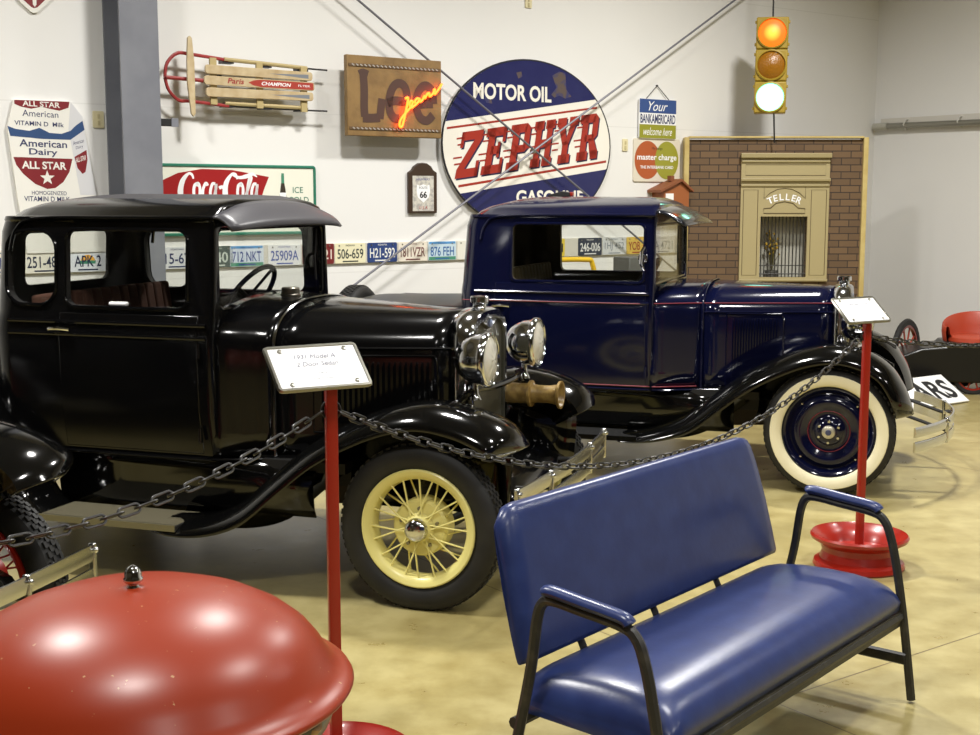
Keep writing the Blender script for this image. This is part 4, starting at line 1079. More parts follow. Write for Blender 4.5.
strokes = [[(145, 225), (172, 214), (205, 228)], [(172, 215), (178, 330), (176, 450), (180, 530)], [(165, 538), (230, 540), (290, 536)], [(288, 545), (296, 480), (306, 400)],
 [(345, 430), (400, 415), (470, 420), (490, 380), (470, 310), (425, 290), (385, 320), (358, 400), (362, 490), (395, 540), (430, 545)],
 [(560, 455), (610, 440), (685, 440)], [(690, 440), (680, 350), (635, 310), (590, 330), (560, 400), (560, 470), (590, 540), (640, 560), (685, 520)]]
bm = BM()
for iN, sN in enumerate(strokes): ribbon(bm, [crop(*p) for p in sN], .068, -.1862-.0003*iN, 5)
bmesh.ops.recalc_face_normals(bm, faces=bm.faces[:])
obj('lettering', bm, M_LEE, le, smooth=0)
NE = [(458, 402), (478, 396), (472, 440), (457, 510), (442, 570), (430, 604), (414, 600), (418, 562), (446, 520), (482, 482), (506, 450), (512, 424), (496, 420), (488, 446), (500, 468), (522, 456), (546, 436), (560, 410), (546, 402), (530, 420), (535, 440), (552, 430), (564, 404), (568, 426), (586, 412), (602, 384), (604, 402), (622, 372), (638, 364), (640, 388), (660, 374), (682, 338), (672, 346), (690, 362), (676, 374), (702, 348), (735, 300)]
bm = BM(); tube(bm, smooth_path([(crop(*p)[0], -.225, crop(*p)[1]) for p in NE], 4), .0095, 8)
obj('neon_tube', bm, emit('neon_red', (255, 76, 14), 10.0), le)
bm = BM()
for p in ((430, 604), (640, 388)): c_ = crop(*p); tube(bm, [(c_[0], -.185, c_[1]), (c_[0], -.22, c_[1])], .006, 6)
obj('tube_support', bm, M_DARK, le)

# ---- sled
SC_ = (4.35, 2.66)
sl = on_wall('wooden_sled', 'wooden sled with red runners hung on the wall left of the board sign', 'sled', *SC_)
M_WOOD = mat('pale_varnished_wood', (198, 180, 144), .45, noise=(12, (176, 152, 112), .35, .7)); M_SRED = mat('sled_red', (150, 40, 40), .45); M_GUN = mat('runner_steel', (70, 68, 70), .4, metal=.7); M_YEL = mat('yellow_wood', (178, 160, 112), .45)
LP = lambda *pts: loc_px(SC_, pts, .15)
for pts, red in ((LP((166, 77), (168, 63), (178, 53), (192, 54), (229, 60)), 0), (LP((166, 77), (170, 90), (180, 100), (192, 101), (230, 106)), 1)):
    bm = BM(); tube(bm, smooth_path([(p[0], -.13, p[1]) for p in pts], 5), .0125, 8, flat=.8); obj('bow', bm, M_SRED, sl)
for pts in (LP((229, 60), (305, 68), (329, 70)), LP((230, 106), (305, 110), (329, 111))):
    bm = BM(); tube(bm, [(p[0], -.12, p[1]) for p in pts], .007, 6); obj('runner', bm, M_GUN, sl)
for pts in (LP((225, 59), (308, 68)), LP((226, 103), (308, 108))):
    bm = BM(); tube(bm, [(p[0], -.13, p[1]) for p in pts], .015, 8); rr = obj('side_rail', bm, M_YEL, sl)
    for k in (.05, .5, .95):
        p = (pts[0][0]+(pts[1][0]-pts[0][0])*k, pts[0][1]+(pts[1][1]-pts[0][1])*k)
        bm = BM(); add_box(bm, (p[0], -.095, p[1]-.012), (.09, .07, .03)); obj('bracket', bm, M_GUN, rr, smooth=0)
for k, pts in enumerate((LP((204, 69), (311, 77)), LP((203, 80), (313, 87)), LP((205, 92), (312, 97)))):
    (xa, za), (xb, zb) = pts; an = math.atan2(zb-za, xb-xa); ln = math.hypot(xb-xa, zb-za)
    bm = BM(); prism(bm, rrect(ln, .064, .020, 4), -.010, .010); s_ = obj('slat', bm, M_WOOD, sl, ((xa+xb)/2, -.165, (za+zb)/2), (0, -an, 0), smooth=0, bevel=.003)
    if k == 1:
        bm = BM(); h = .026; face_xz(bm, [(-.10, 0), (-.06, h*.7), (0, h), (ln/2-.01, h), (ln/2-.01, -h), (0, -h), (-.06, -h*.7)], -.0105); obj('red_panel', bm, mat('sled_stripe', (164, 58, 46), .4), s_, smooth=0)
        text('CHAMPION', s_, M_WHITE, .125, 0, -.0112, w=.24, h=.026, bold=.02, shear=.25)
        text('FLYER', s_, M_WHITE, .355, 0, -.0112, w=.10, h=.016)
        text('Paris', s_, M_SRED, -.20, .004, -.0112, w=.13, h=.038, bold=.02, shear=.2)
    else:
        bm = BM(); face_xz(bm, [(ln*.08, .0), (ln*.46, .012), (ln*.46, -.018)], -.0105); obj('grey_flash', bm, mat('slat_grey', (120, 124, 130), .5), s_, smooth=0)
for k in (.08, .5, .92):
    xa, za = LP((204, 65))[0]; x = xa+k*(LP((312, 80))[0][0]-xa)
    bm = BM(); add_box(bm, (x, -.145, -.01-.03*k), (.05, .02, .33)); obj('cross_bar', bm, M_YEL, sl, smooth=0)
(xa, za), (xb, zb) = LP((187, 37), (191, 117)); bm = BM()
tube(bm, smooth_path([(xa, -.185, za), (xa-.01, -.185, za*.4+zb*.1), (xb-.012, -.185, zb*.5), (xb, -.185, zb)], 5), [.018]+[.026]*14+[.018], 8, flat=.5) if False else prism(bm, [(xa-.016, za-.01), (xa, za+.006), (xa+.016, za-.01), (xa+.030, (za+zb)/2+.10), (xa+.030, (za+zb)/2-.05), (xb+.016, zb+.02), (xb, zb), (xb-.016, zb+.02), (xa-.026, (za+zb)/2-.05), (xa-.026, (za+zb)/2+.10)], -.200, -.180)
obj('steering_bar', bm, M_WOOD, sl, smooth=0, bevel=.003)
(xa, za), (xb, zb) = LP((166, 77), (208, 81)); bm = BM(); tube(bm, [(xa, -.14, za), (xb, -.15, zb)], .014, 8); obj('center_strut', bm, M_SRED, sl)
bm = BM(); add_box(bm, (.1, -.068, .0), (.03, .135, .03)); add_box(bm, (-.3, -.068, .02), (.03, .135, .03)); obj('wall_hook', bm, M_GUN, sl, smooth=0)

# ---- soda sign
CC = (4.242, 1.80)
co = on_wall('soda_sign', 'white rectangular soda sign with red fishtail and green frame', 'sign', *CC)
CW, CH = 1.245, .50
M_CG = mat('green_frame', (40, 120, 96), .4); M_CRED = mat('soda_red', (158, 34, 36), .3); M_CW = mat('soda_white', (236, 236, 220), .35)
bm = BM(); prism(bm, rrect(CW, CH, .015, 3), -.030, 0); obj('panel', bm, M_CW, co, smooth=0)
bm = BM(); tube(bm, [(p[0], -.030, p[1]) for p in rrect(CW, CH, .015, 3)], .012, 6, True); obj('frame', bm, M_CG, co)
LQ = lambda *pts: loc_px(CC, pts)
bm = BM(); fish = LQ((159, 181), (176, 173), (200, 169), (230, 170), (267, 177), (262, 190))
fish = [(x, z) for x, z in fish]+[(fish[5][0]-.06, -.10), (fish[4][0]-.02, -.19), (.0, -.21), (-.3, -.20), (-.60, -.16), (-.60, fish[0][1])]
face_xz(bm, fish[:-1], -.0312); obj('fishtail', bm, M_CRED, co, smooth=0)
# script strokes: 'Coca-Cola', hand lettered in a 9 x 3 box
def cz(u, v): a = LQ((178, 202))[0]; return (a[0]+u*.0735, a[1]+v*.088)
ST = [([(1.5, 1.9), (1.35, 2.25), (.95, 2.3), (.35, 1.7), (.1, .8), (.35, .1), (.9, .05), (1.5, .5)], [.02, .03, .03, .06, .07, .05, .03, .02]),
 ([(1.95, 1.15), (1.6, 1.0), (1.5, .5), (1.75, .1), (2.1, .4), (2.15, .9), (1.95, 1.15), (1.85, .95)], .035),
 ([(3.0, 1.0), (2.8, 1.15), (2.5, .8), (2.45, .35), (2.7, .08), (3.1, .4)], .035),
 ([(3.8, 1.1), (3.5, 1.1), (3.25, .6), (3.35, .12), (3.6, .2), (3.85, .8), (3.9, 1.1), (3.8, .4), (4.0, .1), (4.25, .4)], .035),
 ([(4.2, .85), (4.5, .95), (4.75, .85)], .04),
 ([(6.2, 1.9), (6.05, 2.3), (5.6, 2.3), (5.0, 1.6), (4.85, .7), (5.1, .1), (5.6, .1), (6.1, .5)], [.02, .03, .03, .06, .07, .05, .03, .02]),
 ([(5.6, 2.3), (6.4, 2.05), (7.2, 2.15), (7.9, 2.35), (8.4, 2.1)], [.02, .035, .05, .04, .01]),
 ([(6.6, 1.15), (6.3, 1.0), (6.2, .5), (6.4, .1), (6.75, .4), (6.8, .9), (6.6, 1.15), (6.5, .95)], .035),
 ([(7.0, .3), (7.5, 1.4), (7.75, 2.0), (7.6, 2.1), (7.35, 1.3), (7.2, .4), (7.35, .1), (7.6, .4)], .035),
 ([(8.3, 1.1), (8.0, 1.1), (7.75, .6), (7.85, .12), (8.1, .2), (8.35, .8), (8.4, 1.1), (8.3, .4), (8.5, .1), (8.75, .35)], .035)]
bm = BM()
for i, (pts, w_) in enumerate(ST):
    if i in (1, 2, 3, 7, 9): pts = [(u_, v_*1.35) for u_, v_ in pts]
    if i == 4: pts = [(u_, v_+.3) for u_, v_ in pts]
    w_ = [k_*.62 for k_ in w_] if isinstance(w_, list) else w_*.62
    ribbon(bm, [cz(*p) for p in pts], w_, -.0318-.0001*i, 6)
obj('lettering', bm, M_WHITE, co, smooth=0)
# bottle and cold line
bx, bz = LQ((281, 190))[0]
bm = BM(); pr = [(.010, .12), (.012, .10), (.012, .06), (.022, .0), (.030, -.05), (.026, -.10), (.030, -.15), (.028, -.19)]
face_xz(bm, [(bx+r, bz+h) for r, h in pr]+[(bx-r, bz+h) for r, h in reversed(pr)], -.0314); obj('bottle_picture', bm, mat('bottle_brown', (58, 50, 40), .4), co, smooth=0)
bm = BM(); face_xz(bm, [(bx-.010, bz+.125), (bx+.010, bz+.125), (bx+.013, bz+.05), (bx-.013, bz+.05)], -.0317); obj('bottle_neck', bm, mat('bottle_green', (70, 140, 110), .4), co, smooth=0)
bm = BM(); face_xz(bm, [(bx-.027, bz-.02), (bx+.027, bz-.02), (bx+.027, bz-.075), (bx-.027, bz-.075)], -.0317); obj('bottle_label', bm, M_WHITE, co, smooth=0)
cx, cz_ = LQ((296, 190))[0]
text('ICE', co, M_CG, cx, cz_, -.0316, h=.045); text('COLD', co, M_CG, cx+.005, cz_-.075, -.0316, h=.045)

# ---- milk carton sign
MC = (2.86, 2.06)
mk = on_wall('milk_carton_sign', 'cutout sign in the shape of a milk carton left of the steel column', 'sign', *MC)
LM = lambda *pts: loc_px(MC, pts)
M_MW = mat('carton_white', (236, 234, 226), .35); M_MS = mat('carton_side', (214, 214, 216), .4); M_MR = mat('carton_red', (128, 36, 42), .4); M_MB = mat('carton_blue', (50, 78, 122), .4); M_MN = mat('carton_navy', (52, 58, 98), .5)
out = LM((12, 100), (69, 102), (81, 117), (83, 132), (95, 195))+[(.38, -.62), (-.20, -.62)]+LM((16, 196), (6, 127))
bm = BM(); prism(bm, out, -.03, 0); obj('panel', bm, M_MW, mk, smooth=0)
bm = BM(); face_xz(bm, LM((69, 102), (81, 117), (83, 132), (95, 195), (79, 195), (69, 140), (67, 130)), -.0306); obj('side_face', bm, M_MS, mk, smooth=0)
bm = BM(); face_xz(bm, LM((13, 100), (68, 102), (67, 108), (58, 111), (48, 109), (40, 107), (30, 109), (20, 107), (13, 104)), -.0308); obj('red_top', bm, M_MR, mk, smooth=0)
bm = BM(); face_xz(bm, LM((6, 126), (14, 129), (28, 131), (38, 128), (48, 133), (60, 134), (69, 131), (69, 140), (40, 139), (9, 136)), -.0308); obj('blue_band', bm, M_MB, mk, smooth=0)
bm = BM(); face_xz(bm, LM((69, 131), (74, 126), (81, 121), (83, 130), (76, 135), (69, 140)), -.0309); obj('blue_band', bm, M_MB, mk, smooth=0)
bm = BM(); face_xz(bm, LM((12, 157), (71, 159), (68, 172), (62, 182), (54, 188), (46, 189), (34, 184), (22, 174), (15, 165)), -.0308); obj('red_shield', bm, M_MR, mk, smooth=0)
bm = BM(); face_xz(bm, LM((73, 157), (85, 150), (86, 160), (84, 172), (81, 174), (76, 168)), -.0309); obj('red_shield', bm, M_MR, mk, smooth=0)
sx_, sz_ = LM((46, 178))[0]
bm = BM(); face_xz(bm, [((.052 if k % 2 == 0 else .021)*math.sin(PI*k/5)+sx_, (.052 if k % 2 == 0 else .021)*math.cos(PI*k/5)+sz_) for k in range(10)], -.0312); obj('star', bm, M_MW, mk, smooth=0)
def mtext(s_, p, w_, h_, m_, bold=0, slope=-.02, shear=0):
    x, zz = LM(p)[0]; text(s_, mk, m_, x, zz, -.0313, w=w_, h=h_, bold=bold, slope=slope, shear=shear)
mtext('ALL STAR', (40, 104.5), .25, .036, M_MW, .02); mtext('American', (39, 114), .24, .042, M_MN, 0); mtext('VITAMIN D  Milk', (38, 124), .33, .030, M_MN, .01)
mtext('American', (42, 143.8), .32, .048, M_MN, .015); mtext('Dairy', (42, 153.0), .19, .054, M_MN, .015); mtext('ALL STAR', (43, 165.5), .30, .052, M_MW, .03)
mtext('HOMOGENIZED', (48, 193), .235, .026, M_MN, 0); mtext('VITAMIN D MILK', (46, 199), .31, .034, M_MN, .01)
mtext('ALL STAR', (79.5, 159), .070, .034, M_MW, .02, .3); mtext('American', (77, 142), .075, .026, M_MN, 0, .3); mtext('Dairy', (78, 147.5), .05, .026, M_MN, 0, .3)

# ---- small fixtures on the wall
def plate(label, p, w_, h_, m_):
    c_ = sz(*p); t = on_wall('wall_plate', label, 'wall plate', c_[0], c_[1], 'switch and outlet plates on the back wall')
    bm = BM(); prism(bm, rrect(w_, h_, .008, 3), -.012, 0); obj('cover', bm, m_, t, smooth=0, bevel=.002)
    bm = BM(); add_box(bm, (0, -.014, .02), (.018, .008, .03)); add_box(bm, (0, -.014, -.025), (.018, .008, .03)); obj('toggle', bm, mat('ivory_dark', (196, 184, 140), .5), t)
M_IV = mat('ivory_plastic', (222, 212, 172), .4)
plate('ivory switch plate between the milk carton sign and the column', (98, 119.5), .078, .115, M_IV)
plate('small ivory plate high on the wall above the oval sign', (528, 2), .07, .10, M_IV)
plate('small ivory plate between the oval sign and the credit card signs', (624.5, 145), .065, .11, M_IV)
# red triangular sign at the top left
c_ = (2.785, 3.18); tr_ = on_wall('triangle_sign', 'red down-pointing triangular sign cut by the top edge of the photo', 'sign', *c_)
tp = loc_px(c_, [(16, -2), (20, 3), (30, 12), (33, 13.5), (37, 12.5), (48, 2), (52, -2)])
bm = BM(); prism(bm, [(-.17, .16), (-.16, .17), (.17, .17), (.18, .16)][::-1]+tp if False else tp+[(.20, .16), (-.20, .16)], -.02, 0); obj('panel', bm, M_MW, tr_, smooth=0)
tq = [(x*.86, z_*.86+.012) for x, z_ in tp+[(.20, .16), (-.20, .16)]]
bm = BM(); face_xz(bm, tq, -.0205); obj('red_field', bm, M_MR, tr_, smooth=0)
bm = BM(); face_xz(bm, [(-.012, -.085), (.0, -.10), (.012, -.085), (.012, -.03), (-.012, -.03)], -.0210); obj('mark', bm, M_MW, tr_, smooth=0)
# black bracket on the column
t = thing('wall_bracket', 'short black metal bracket on the right side of the steel column', 'bracket', RP(3.527, OFF-.27, 2.335), PSI)
bm = BM(); add_box(bm, (.05, 0, 0), (.12, .05, .05)); obj('arm', bm, M_DARK, t, bevel=.004)
bm = BM(); add_box(bm, (.105, -.027, 0), (.05, .006, .06)); obj('plate', bm, mat('grey_metal', (120, 122, 130), .4), t)
# small framed route sign
RC = (5.863, 1.868); ro = on_wall('framed_plaque', 'small dark framed plaque with arched top under the board sign', 'plaque', *RC)
M_WAL = mat('walnut', (58, 40, 26), .45)
hw_, hh_ = .138, .175
arch = [(-hw_, -hh_), (hw_, -hh_), (hw_, hh_-.02), (hw_*.75, hh_), (hw_*.6, hh_+.03), (hw_*.3, hh_+.055), (0, hh_+.06), (-hw_*.3, hh_+.055), (-hw_*.6, hh_+.03), (-hw_*.75, hh_), (-hw_, hh_-.02)]
bm = BM(); prism(bm, arch, -.03, 0); obj('frame', bm, M_WAL, ro, smooth=0, bevel=.006)
bm = BM(); add_box(bm, (0, -.031, -.015), (.205, .003, .285)); obj('panel', bm, mat('map_paper', (206, 202, 190), .5, noise=(30, (170, 166, 160), .45, .6)), ro, smooth=0)
bm = BM(); sh = [(0, .075), (.035, .062), (.06, .072), (.066, .02), (.055, -.03), (.0, -.075), (-.055, -.03), (-.066, .02), (-.06, .072), (-.035, .062)]; face_xz(bm, [(x, z_-.015) for x, z_ in sh], -.0332); obj('shield', bm, M_WHITE, ro, smooth=0)
text('66', ro, M_INK, 0, -.025, -.0338, h=.055, bold=.03); text('ROUTE', ro, M_INK, 0, .032, -.0338, h=.018); text('U S A', ro, mat('route_red', (170, 50, 50), .5), 0, -.13, -.0334, h=.025); text('HIGHWAY', ro, mat('map_blue', (70, 80, 140), .5), 0, .10, -.0334, h=.02)
# bank card signs
BC = (8.465, 2.545); bk = on_wall('hanging_sign', 'blue, white and olive hanging card sign on a string', 'sign', *BC)
bw, bh = .465, .36
bm = BM(); prism(bm, rrect(bw, bh, .02, 3), -.030, -.015); obj('panel', bm, M_WHITE, bk, smooth=0)
bm = BM(); add_box(bm, (0, -.0307, .115), (bw-.004, .001, .125)); obj('blue_band', bm, mat('card_blue', (52, 78, 136), .4), bk, smooth=0)
bm = BM(); add_box(bm, (0, -.0307, -.115), (bw-.004, .001, .125)); obj('olive_band', bm, mat('card_olive', (146, 146, 40), .4), bk, smooth=0)
text('Your', bk, M_WHITE, 0, .115, -.0318, h=.085, shear=.4); text('BANKAMERICARD', bk, mat('card_navy', (46, 54, 96), .5), 0, 0, -.0318, w=.44, h=.085, bold=.02); text('welcome here', bk, M_WHITE, 0, -.115, -.0318, w=.36, h=.07, shear=.4)
bm = BM(); tube(bm, [(-.155, -.022, .17), (0, -.012, .305), (.155, -.022, .17)], .004, 6); lathe(bm, [(.0, -.02), (.008, -.018), (.008, 0)], 8, 'Y', (0, 0, .305)); obj('string', bm, M_DARK, bk)
MCc = (8.475, 2.168); mc = on_wall('card_sign', 'square cream sign with overlapping orange and olive circles', 'sign', *MCc)
mw, mh = .585, .395
bm = BM(); prism(bm, rrect(mw, mh, .02, 3), -.014, 0); obj('panel', bm, mat('card_cream', (222, 214, 196), .4), mc, smooth=0)
def disc(cx, rx, rz, y, m_, nm):
    bm = BM(); face_xz(bm, [(cx+rx*math.cos(2*PI*k/40), rz*math.sin(2*PI*k/40)) for k in range(40)], y); obj(nm, bm, m_, mc, smooth=0)
disc(-.12, .16, .175, -.0148, mat('card_orange', (176, 88, 44), .4), 'orange_disc'); disc(.125, .15, .175, -.0152, mat('card_lime', (154, 152, 50), .4), 'olive_disc')
text('My charge', mc, M_INK, .0, .105, -.016, h=.03); text('master charge', mc, M_WHITE, .0, .02, -.016, w=.50, h=.07, bold=.02); text('THE INTERBANK CARD', mc, M_WHITE, .0, -.065, -.016, w=.42, h=.028, bold=.02)
# little wooden house on the wall
HC = (8.585, 1.86); ho = on_wall('wooden_house', 'small orange wooden birdhouse on the wall beneath the card signs', 'birdhouse', *HC)
M_OR = mat('orange_wood', (158, 92, 50), .5); M_RF = mat('brown_roof', (132, 78, 48), .6)
bm = BM(); prism(bm, [(-.15, -.16), (.17, -.16), (.17, .03), (.06, .10), (-.15, .03)], -.16, 0); obj('walls', bm, M_OR, ho, smooth=0)
bm = BM(); prism(bm, [(-.215, .010), (.05, .112), (.205, .012), (.205, .032), (.05, .135), (-.215, .032)], -.19, 0); obj('roof', bm, M_RF, ho, smooth=0)
bm = BM(); add_box(bm, (-.08, -.161, -.06), (.10, .004, .12)); obj('door', bm, M_WHITE, ho, smooth=0)
bm = BM(); add_box(bm, (.0, -.09, .14), (.045, .045, .05)); obj('chimney', bm, M_RF, ho, smooth=0)

# ================================================================== TELLER FACADE
def brick_mat():
    m = bpy.data.materials.new('brown_brick'); m.use_nodes = True; nt = m.node_tree; b = nt.nodes['Principled BSDF']; b.inputs['Roughness'].default_value = .8
    tc = nt.nodes.new('ShaderNodeTexCoord'); mp = nt.nodes.new('ShaderNodeMapping'); mp.inputs['Rotation'].default_value = (PI/2, 0, 0)
    nt.links.new(tc.outputs['Object'], mp.inputs[0])
    br = nt.nodes.new('ShaderNodeTexBrick'); br.inputs['Scale'].default_value = 1.0; br.inputs['Brick Width'].default_value = .178; br.inputs['Row Height'].default_value = .0645
    br.inputs['Mortar Size'].default_value = .0045; br.inputs['Mortar Smooth'].default_value = .1
    br.inputs['Color1'].default_value = lin((112, 88, 62)); br.inputs['Color2'].default_value = lin((97, 76, 54)); br.inputs['Mortar'].default_value = lin((54, 43, 36))
    nt.links.new(mp.outputs[0], br.inputs['Vector']); nt.links.new(br.outputs['Color'], b.inputs['Base Color'])
    bp = nt.nodes.new('ShaderNodeBump'); bp.inputs['Strength'].default_value = .5; bp.inputs['Distance'].default_value = .006; bp.invert = True
    nt.links.new(br.outputs['Fac'], bp.inputs['Height']); nt.links.new(bp.outputs[0], b.inputs['Normal'])
    return m
TX0, TX1, TY, TH = 1.830, 3.560, 12.45, 2.385
te = thing('teller_facade', 'bank teller facade of brown brick with barred window in a pine frame', 'facade', ((TX0+TX1)/2, TY, 0))
W2 = (TX1-TX0)/2
WX0, WX1, WZ0, WZ1 = -.325, .51, 1.03, 2.235      # beige surround
OX0, OX1, OZ0, OZ1 = -.133, .312, 1.07, 1.645      # opening
M_PINE = mat('pine_frame', (200, 180, 118), .5, noise=(9, (184, 160, 96), .4, .7)); M_BEI = mat('beige_surround', (170, 156, 114), .5); M_BEI2 = mat('beige_moulding', (158, 144, 102), .5)
bm = BM()
for (x0, x1, z0, z1) in ((-W2+.04, OX0, 0, TH-.02), (OX1, W2-.04, 0, TH-.02), (OX0, OX1, OZ1, TH-.02), (OX0, OX1, 0, OZ0)):
    add_box(bm, ((x0+x1)/2, 0, (z0+z1)/2), (x1-x0, .06, z1-z0))
obj('brick_panel', bm, brick_mat(), te, smooth=0)
for x in (-W2+.022, W2-.022):
    bm = BM(); add_box(bm, (x, .0, TH/2), (.044, .14, TH)); obj('frame_post', bm, M_PINE, te, bevel=.003)
bm = BM(); add_box(bm, (0, 0, TH+.001), (2*W2-.088, .14, .018)); obj('frame_rail', bm, M_PINE, te, bevel=.003)
bm = BM()
for (x0, x1, z0, z1) in ((WX0, OX0, WZ0, WZ1), (OX1, WX1, WZ0, WZ1), (OX0, OX1, OZ1, WZ1), (OX0, OX1, WZ0, OZ0)):
    add_box(bm, ((x0+x1)/2, -.045, (z0+z1)/2), (x1-x0, .03, z1-z0))
su = obj('window_surround', bm, M_BEI, te, smooth=0)
wc = (WX0+WX1)/2; ww = WX1-WX0
for nm_, c_, d_ in (('cornice', (wc, -.070, WZ1-.02), (ww+.02, .05, .045)), ('molding', (wc, -.066, WZ1-.075), (ww, .02, .02)), ('molding', (wc, -.070, WZ1-.245), (ww+.01, .035, .03)), ('molding', (wc, -.064, WZ1-.30), (ww, .02, .02)), ('sill', (wc, -.066, WZ0+.012), (ww+.01, .03, .024))):
    bm = BM(); add_box(bm, c_, d_); obj(nm_, bm, M_BEI2, su, smooth=0, bevel=.006)
M_LINE = mat('dark_groove', (96, 82, 50), .6)
def outline(x0, x1, z0, z1):
    bm = BM(); tube(bm, [(x0, -.060, z0), (x1, -.060, z0), (x1, -.060, z1), (x0, -.060, z1)], .0035, 5, True); obj('groove', bm, M_LINE, su)
outline(WX0+.04, WX1-.04, WZ1-.205, WZ1-.105); outline(WX0+.025, OX0-.03, WZ0+.06, WZ1-.34); outline(OX1+.03, WX1-.025, WZ0+.06, WZ1-.34)
oc = (OX0+OX1)/2
bm = BM(); tube(bm, [(oc+x, -.062, OZ1+zz) for x, zz in ((-.195, .03), (.195, .03), (.195, .075), (.13, .08), (.08, .125), (0, .14), (-.08, .125), (-.13, .08), (-.195, .075))], .0045, 5, True); obj('groove', bm, M_LINE, su)
bm = BM(); tube(bm, [(oc+x, -.062, OZ1+zz) for x, zz in ((-.195, .17), (-.14, .22), (-.07, .255), (0, .265), (.07, .255), (.14, .22), (.195, .17), (.195, .29), (-.195, .29))], .0035, 5, True); obj('groove', bm, M_LINE, su)
# TELLER on an arc
for k, ch in enumerate('TELLER'):
    a = (k-2.5)*.30; R_ = .20
    text(ch, su, M_WHITE, oc+R_*math.sin(a)*1.0, OZ1+.005+R_*math.cos(a)*.62+.055, -.0625, h=.062, bold=.02, rot=-a*.55)
# dark booth behind the window, bars, plant
bm = BM(); add_box(bm, (oc, .20, (OZ0+OZ1)/2), (OX1-OX0+.2, .02, OZ1-OZ0+.2)); obj('booth_back', bm, mat('booth_grey', (206, 204, 190), .7), te, smooth=0)
bm = BM(); add_box(bm, (oc-.32, .12, 1.35), (.02, .18, .72)); add_box(bm, (oc+.32, .12, 1.35), (.02, .18, .72)); add_box(bm, (oc, .12, 1.0), (.66, .18, .02)); obj('booth_sides', bm, mat('booth_side_grey', (160, 156, 140), .8), te, smooth=0)
for k in range(13):
    x = OX0+.02+(OX1-OX0-.04)*k/12; bm = BM(); tube(bm, [(x, -.012, OZ0), (x, -.012, OZ1)], .0055, 6); obj('bar', bm, mat('bar_iron', (44, 40, 34), .5), te)
bm = BM(); tube(bm, [(OX0, -.012, OZ0+.03), (OX1, -.012, OZ0+.03)], .006, 6); tube(bm, [(OX0, -.012, OZ0+.11), (OX1, -.012, OZ0+.11)], .005, 6); obj('cross_rail', bm, mat('bar_iron', (44, 40, 34), .5), te)
pt = thing('dried_plant', 'dried yellow flowers in a pot behind the barred teller window', 'plant', ((TX0+TX1)/2+oc-.07, TY+.11, 1.01))
bm = BM(); lathe(bm, [(.0, .0), (.05, .0), (.065, .12), (.058, .12), (.0, .10)], 18); obj('pot', bm, mat('pot_grey', (120, 120, 116), .5), pt)
bm = BM(); stem_m = mat('dry_yellow', (186, 150, 44), .7)
for k in range(26):
    a = random.uniform(0, 2*PI); h = random.uniform(.16, .40); r = random.uniform(.02, .075)
    p1 = (r*math.cos(a), r*math.sin(a)*.7, .10+h); tube(bm, [(0, 0, .1), (p1[0]*.4, p1[1]*.4, .1+h*.6), p1], .003, 4)
    bl_ = BM(); bmesh.ops.create_icosphere(bl_, subdivisions=1, radius=random.uniform(.010, .018)); obj('flower', bl_, stem_m, pt, p1)
obj('stems', bm, mat('stem_olive', (90, 84, 40), .7), pt)

# ---- traffic light
TLX, TLY = 2.605, 12.30
tl_ = thing('traffic_light', 'yellow three-lamp traffic light hung above the teller facade', 'traffic light', (TLX, TLY, 3.03), math.radians(-12.3), rot=(0, math.radians(.6), math.radians(-12.3)))
M_TLY = mat('signal_yellow', (164, 138, 44), .45)
for k, (zz, nm) in enumerate(((.290, 'red'), (0, 'amber'), (-.290, 'green'))):
    bm = BM(); add_box(bm, (0, 0, zz), (.290, .19, .285)); hs = obj('lamp_housing', bm, M_TLY, tl_, bevel=.012)
    bm = BM(); lathe(bm, [(.138, -.105), (.142, -.112), (.130, -.118), (.124, -.108), (.122, -.09)], 40, 'Y', (0, 0, zz)); obj('lens_ring', bm, M_TLY, hs)
    for x in (-.155, .155):
        for dz in (-.10, .10):
            bm = BM(); add_box(bm, (x*.96, -.05, zz+dz), (.018, .04, .026)); obj('hinge', bm, M_TLY, hs, bevel=.004)
    bm = BM(); lathe(bm, [(.0, -.040), (.05, -.034), (.09, -.021), (.122, .0)], 36, 'Y')
    m_ = emit('lamp_red', (255, 80, 4), 3.2, (255, 190, 60), .085) if nm == 'red' else emit('lamp_green', (120, 255, 214), 5.0, (220, 255, 245), .12) if nm == 'green' else mat('amber_lens', (150, 98, 22), .25, bump=(60, .5))
    obj('lens', bm, m_, hs, (0, -.098, zz))
bm = BM(); add_box(bm, (0, 0, 0), (.27, .15, .86)); obj('spine', bm, M_TLY, tl_)
bm = BM(); tube(bm, [(0, 0, .43), (-.02, 0, ROOM_H-3.105)], .0075, 6); obj('hanging_wire', bm, M_DARK, tl_)
bm = BM(); tube(bm, [(.04, 0, -.43), (.055, .05, -.70)], .0075, 6); obj('power_cord', bm, M_DARK, tl_)

# ================================================================== RIGHT WALL pipe
pr_ = thing('conduit', 'grey conduit pipe with clips high on the right wall', 'pipe', RP(S_CORNER-.012, 8.93, 2.585), PSI-PI/2)
bm = BM(); add_box(bm, (1.1, -.008, .035), (2.2, .016, .07)); obj('backing_strip', bm, mat('white_strip', (214, 210, 200), .5), pr_, smooth=0)
bm = BM(); tube(bm, [(-.02, -.055, -.01), (2.2, -.055, -.03)], .030, 12); obj('pipe', bm, mat('galvanized', (150, 148, 138), .35, metal=.7), pr_)
for x in (.34, .98, 1.62):
    bm = BM(); tube(bm, [(x, -.005, .045), (x, -.05, .045), (x, -.09, -.005), (x, -.05, -.055), (x, -.005, -.055)], .008, 6); obj('clip', bm, mat('clip_pale', (206, 204, 196), .4), pr_)
bm = BM(); tube(bm, [(-.06, -.055, -.01), (.12, -.055, -.01)], .036, 12); obj('end_cap', bm, mat('cap_pale', (176, 174, 162), .4), pr_)

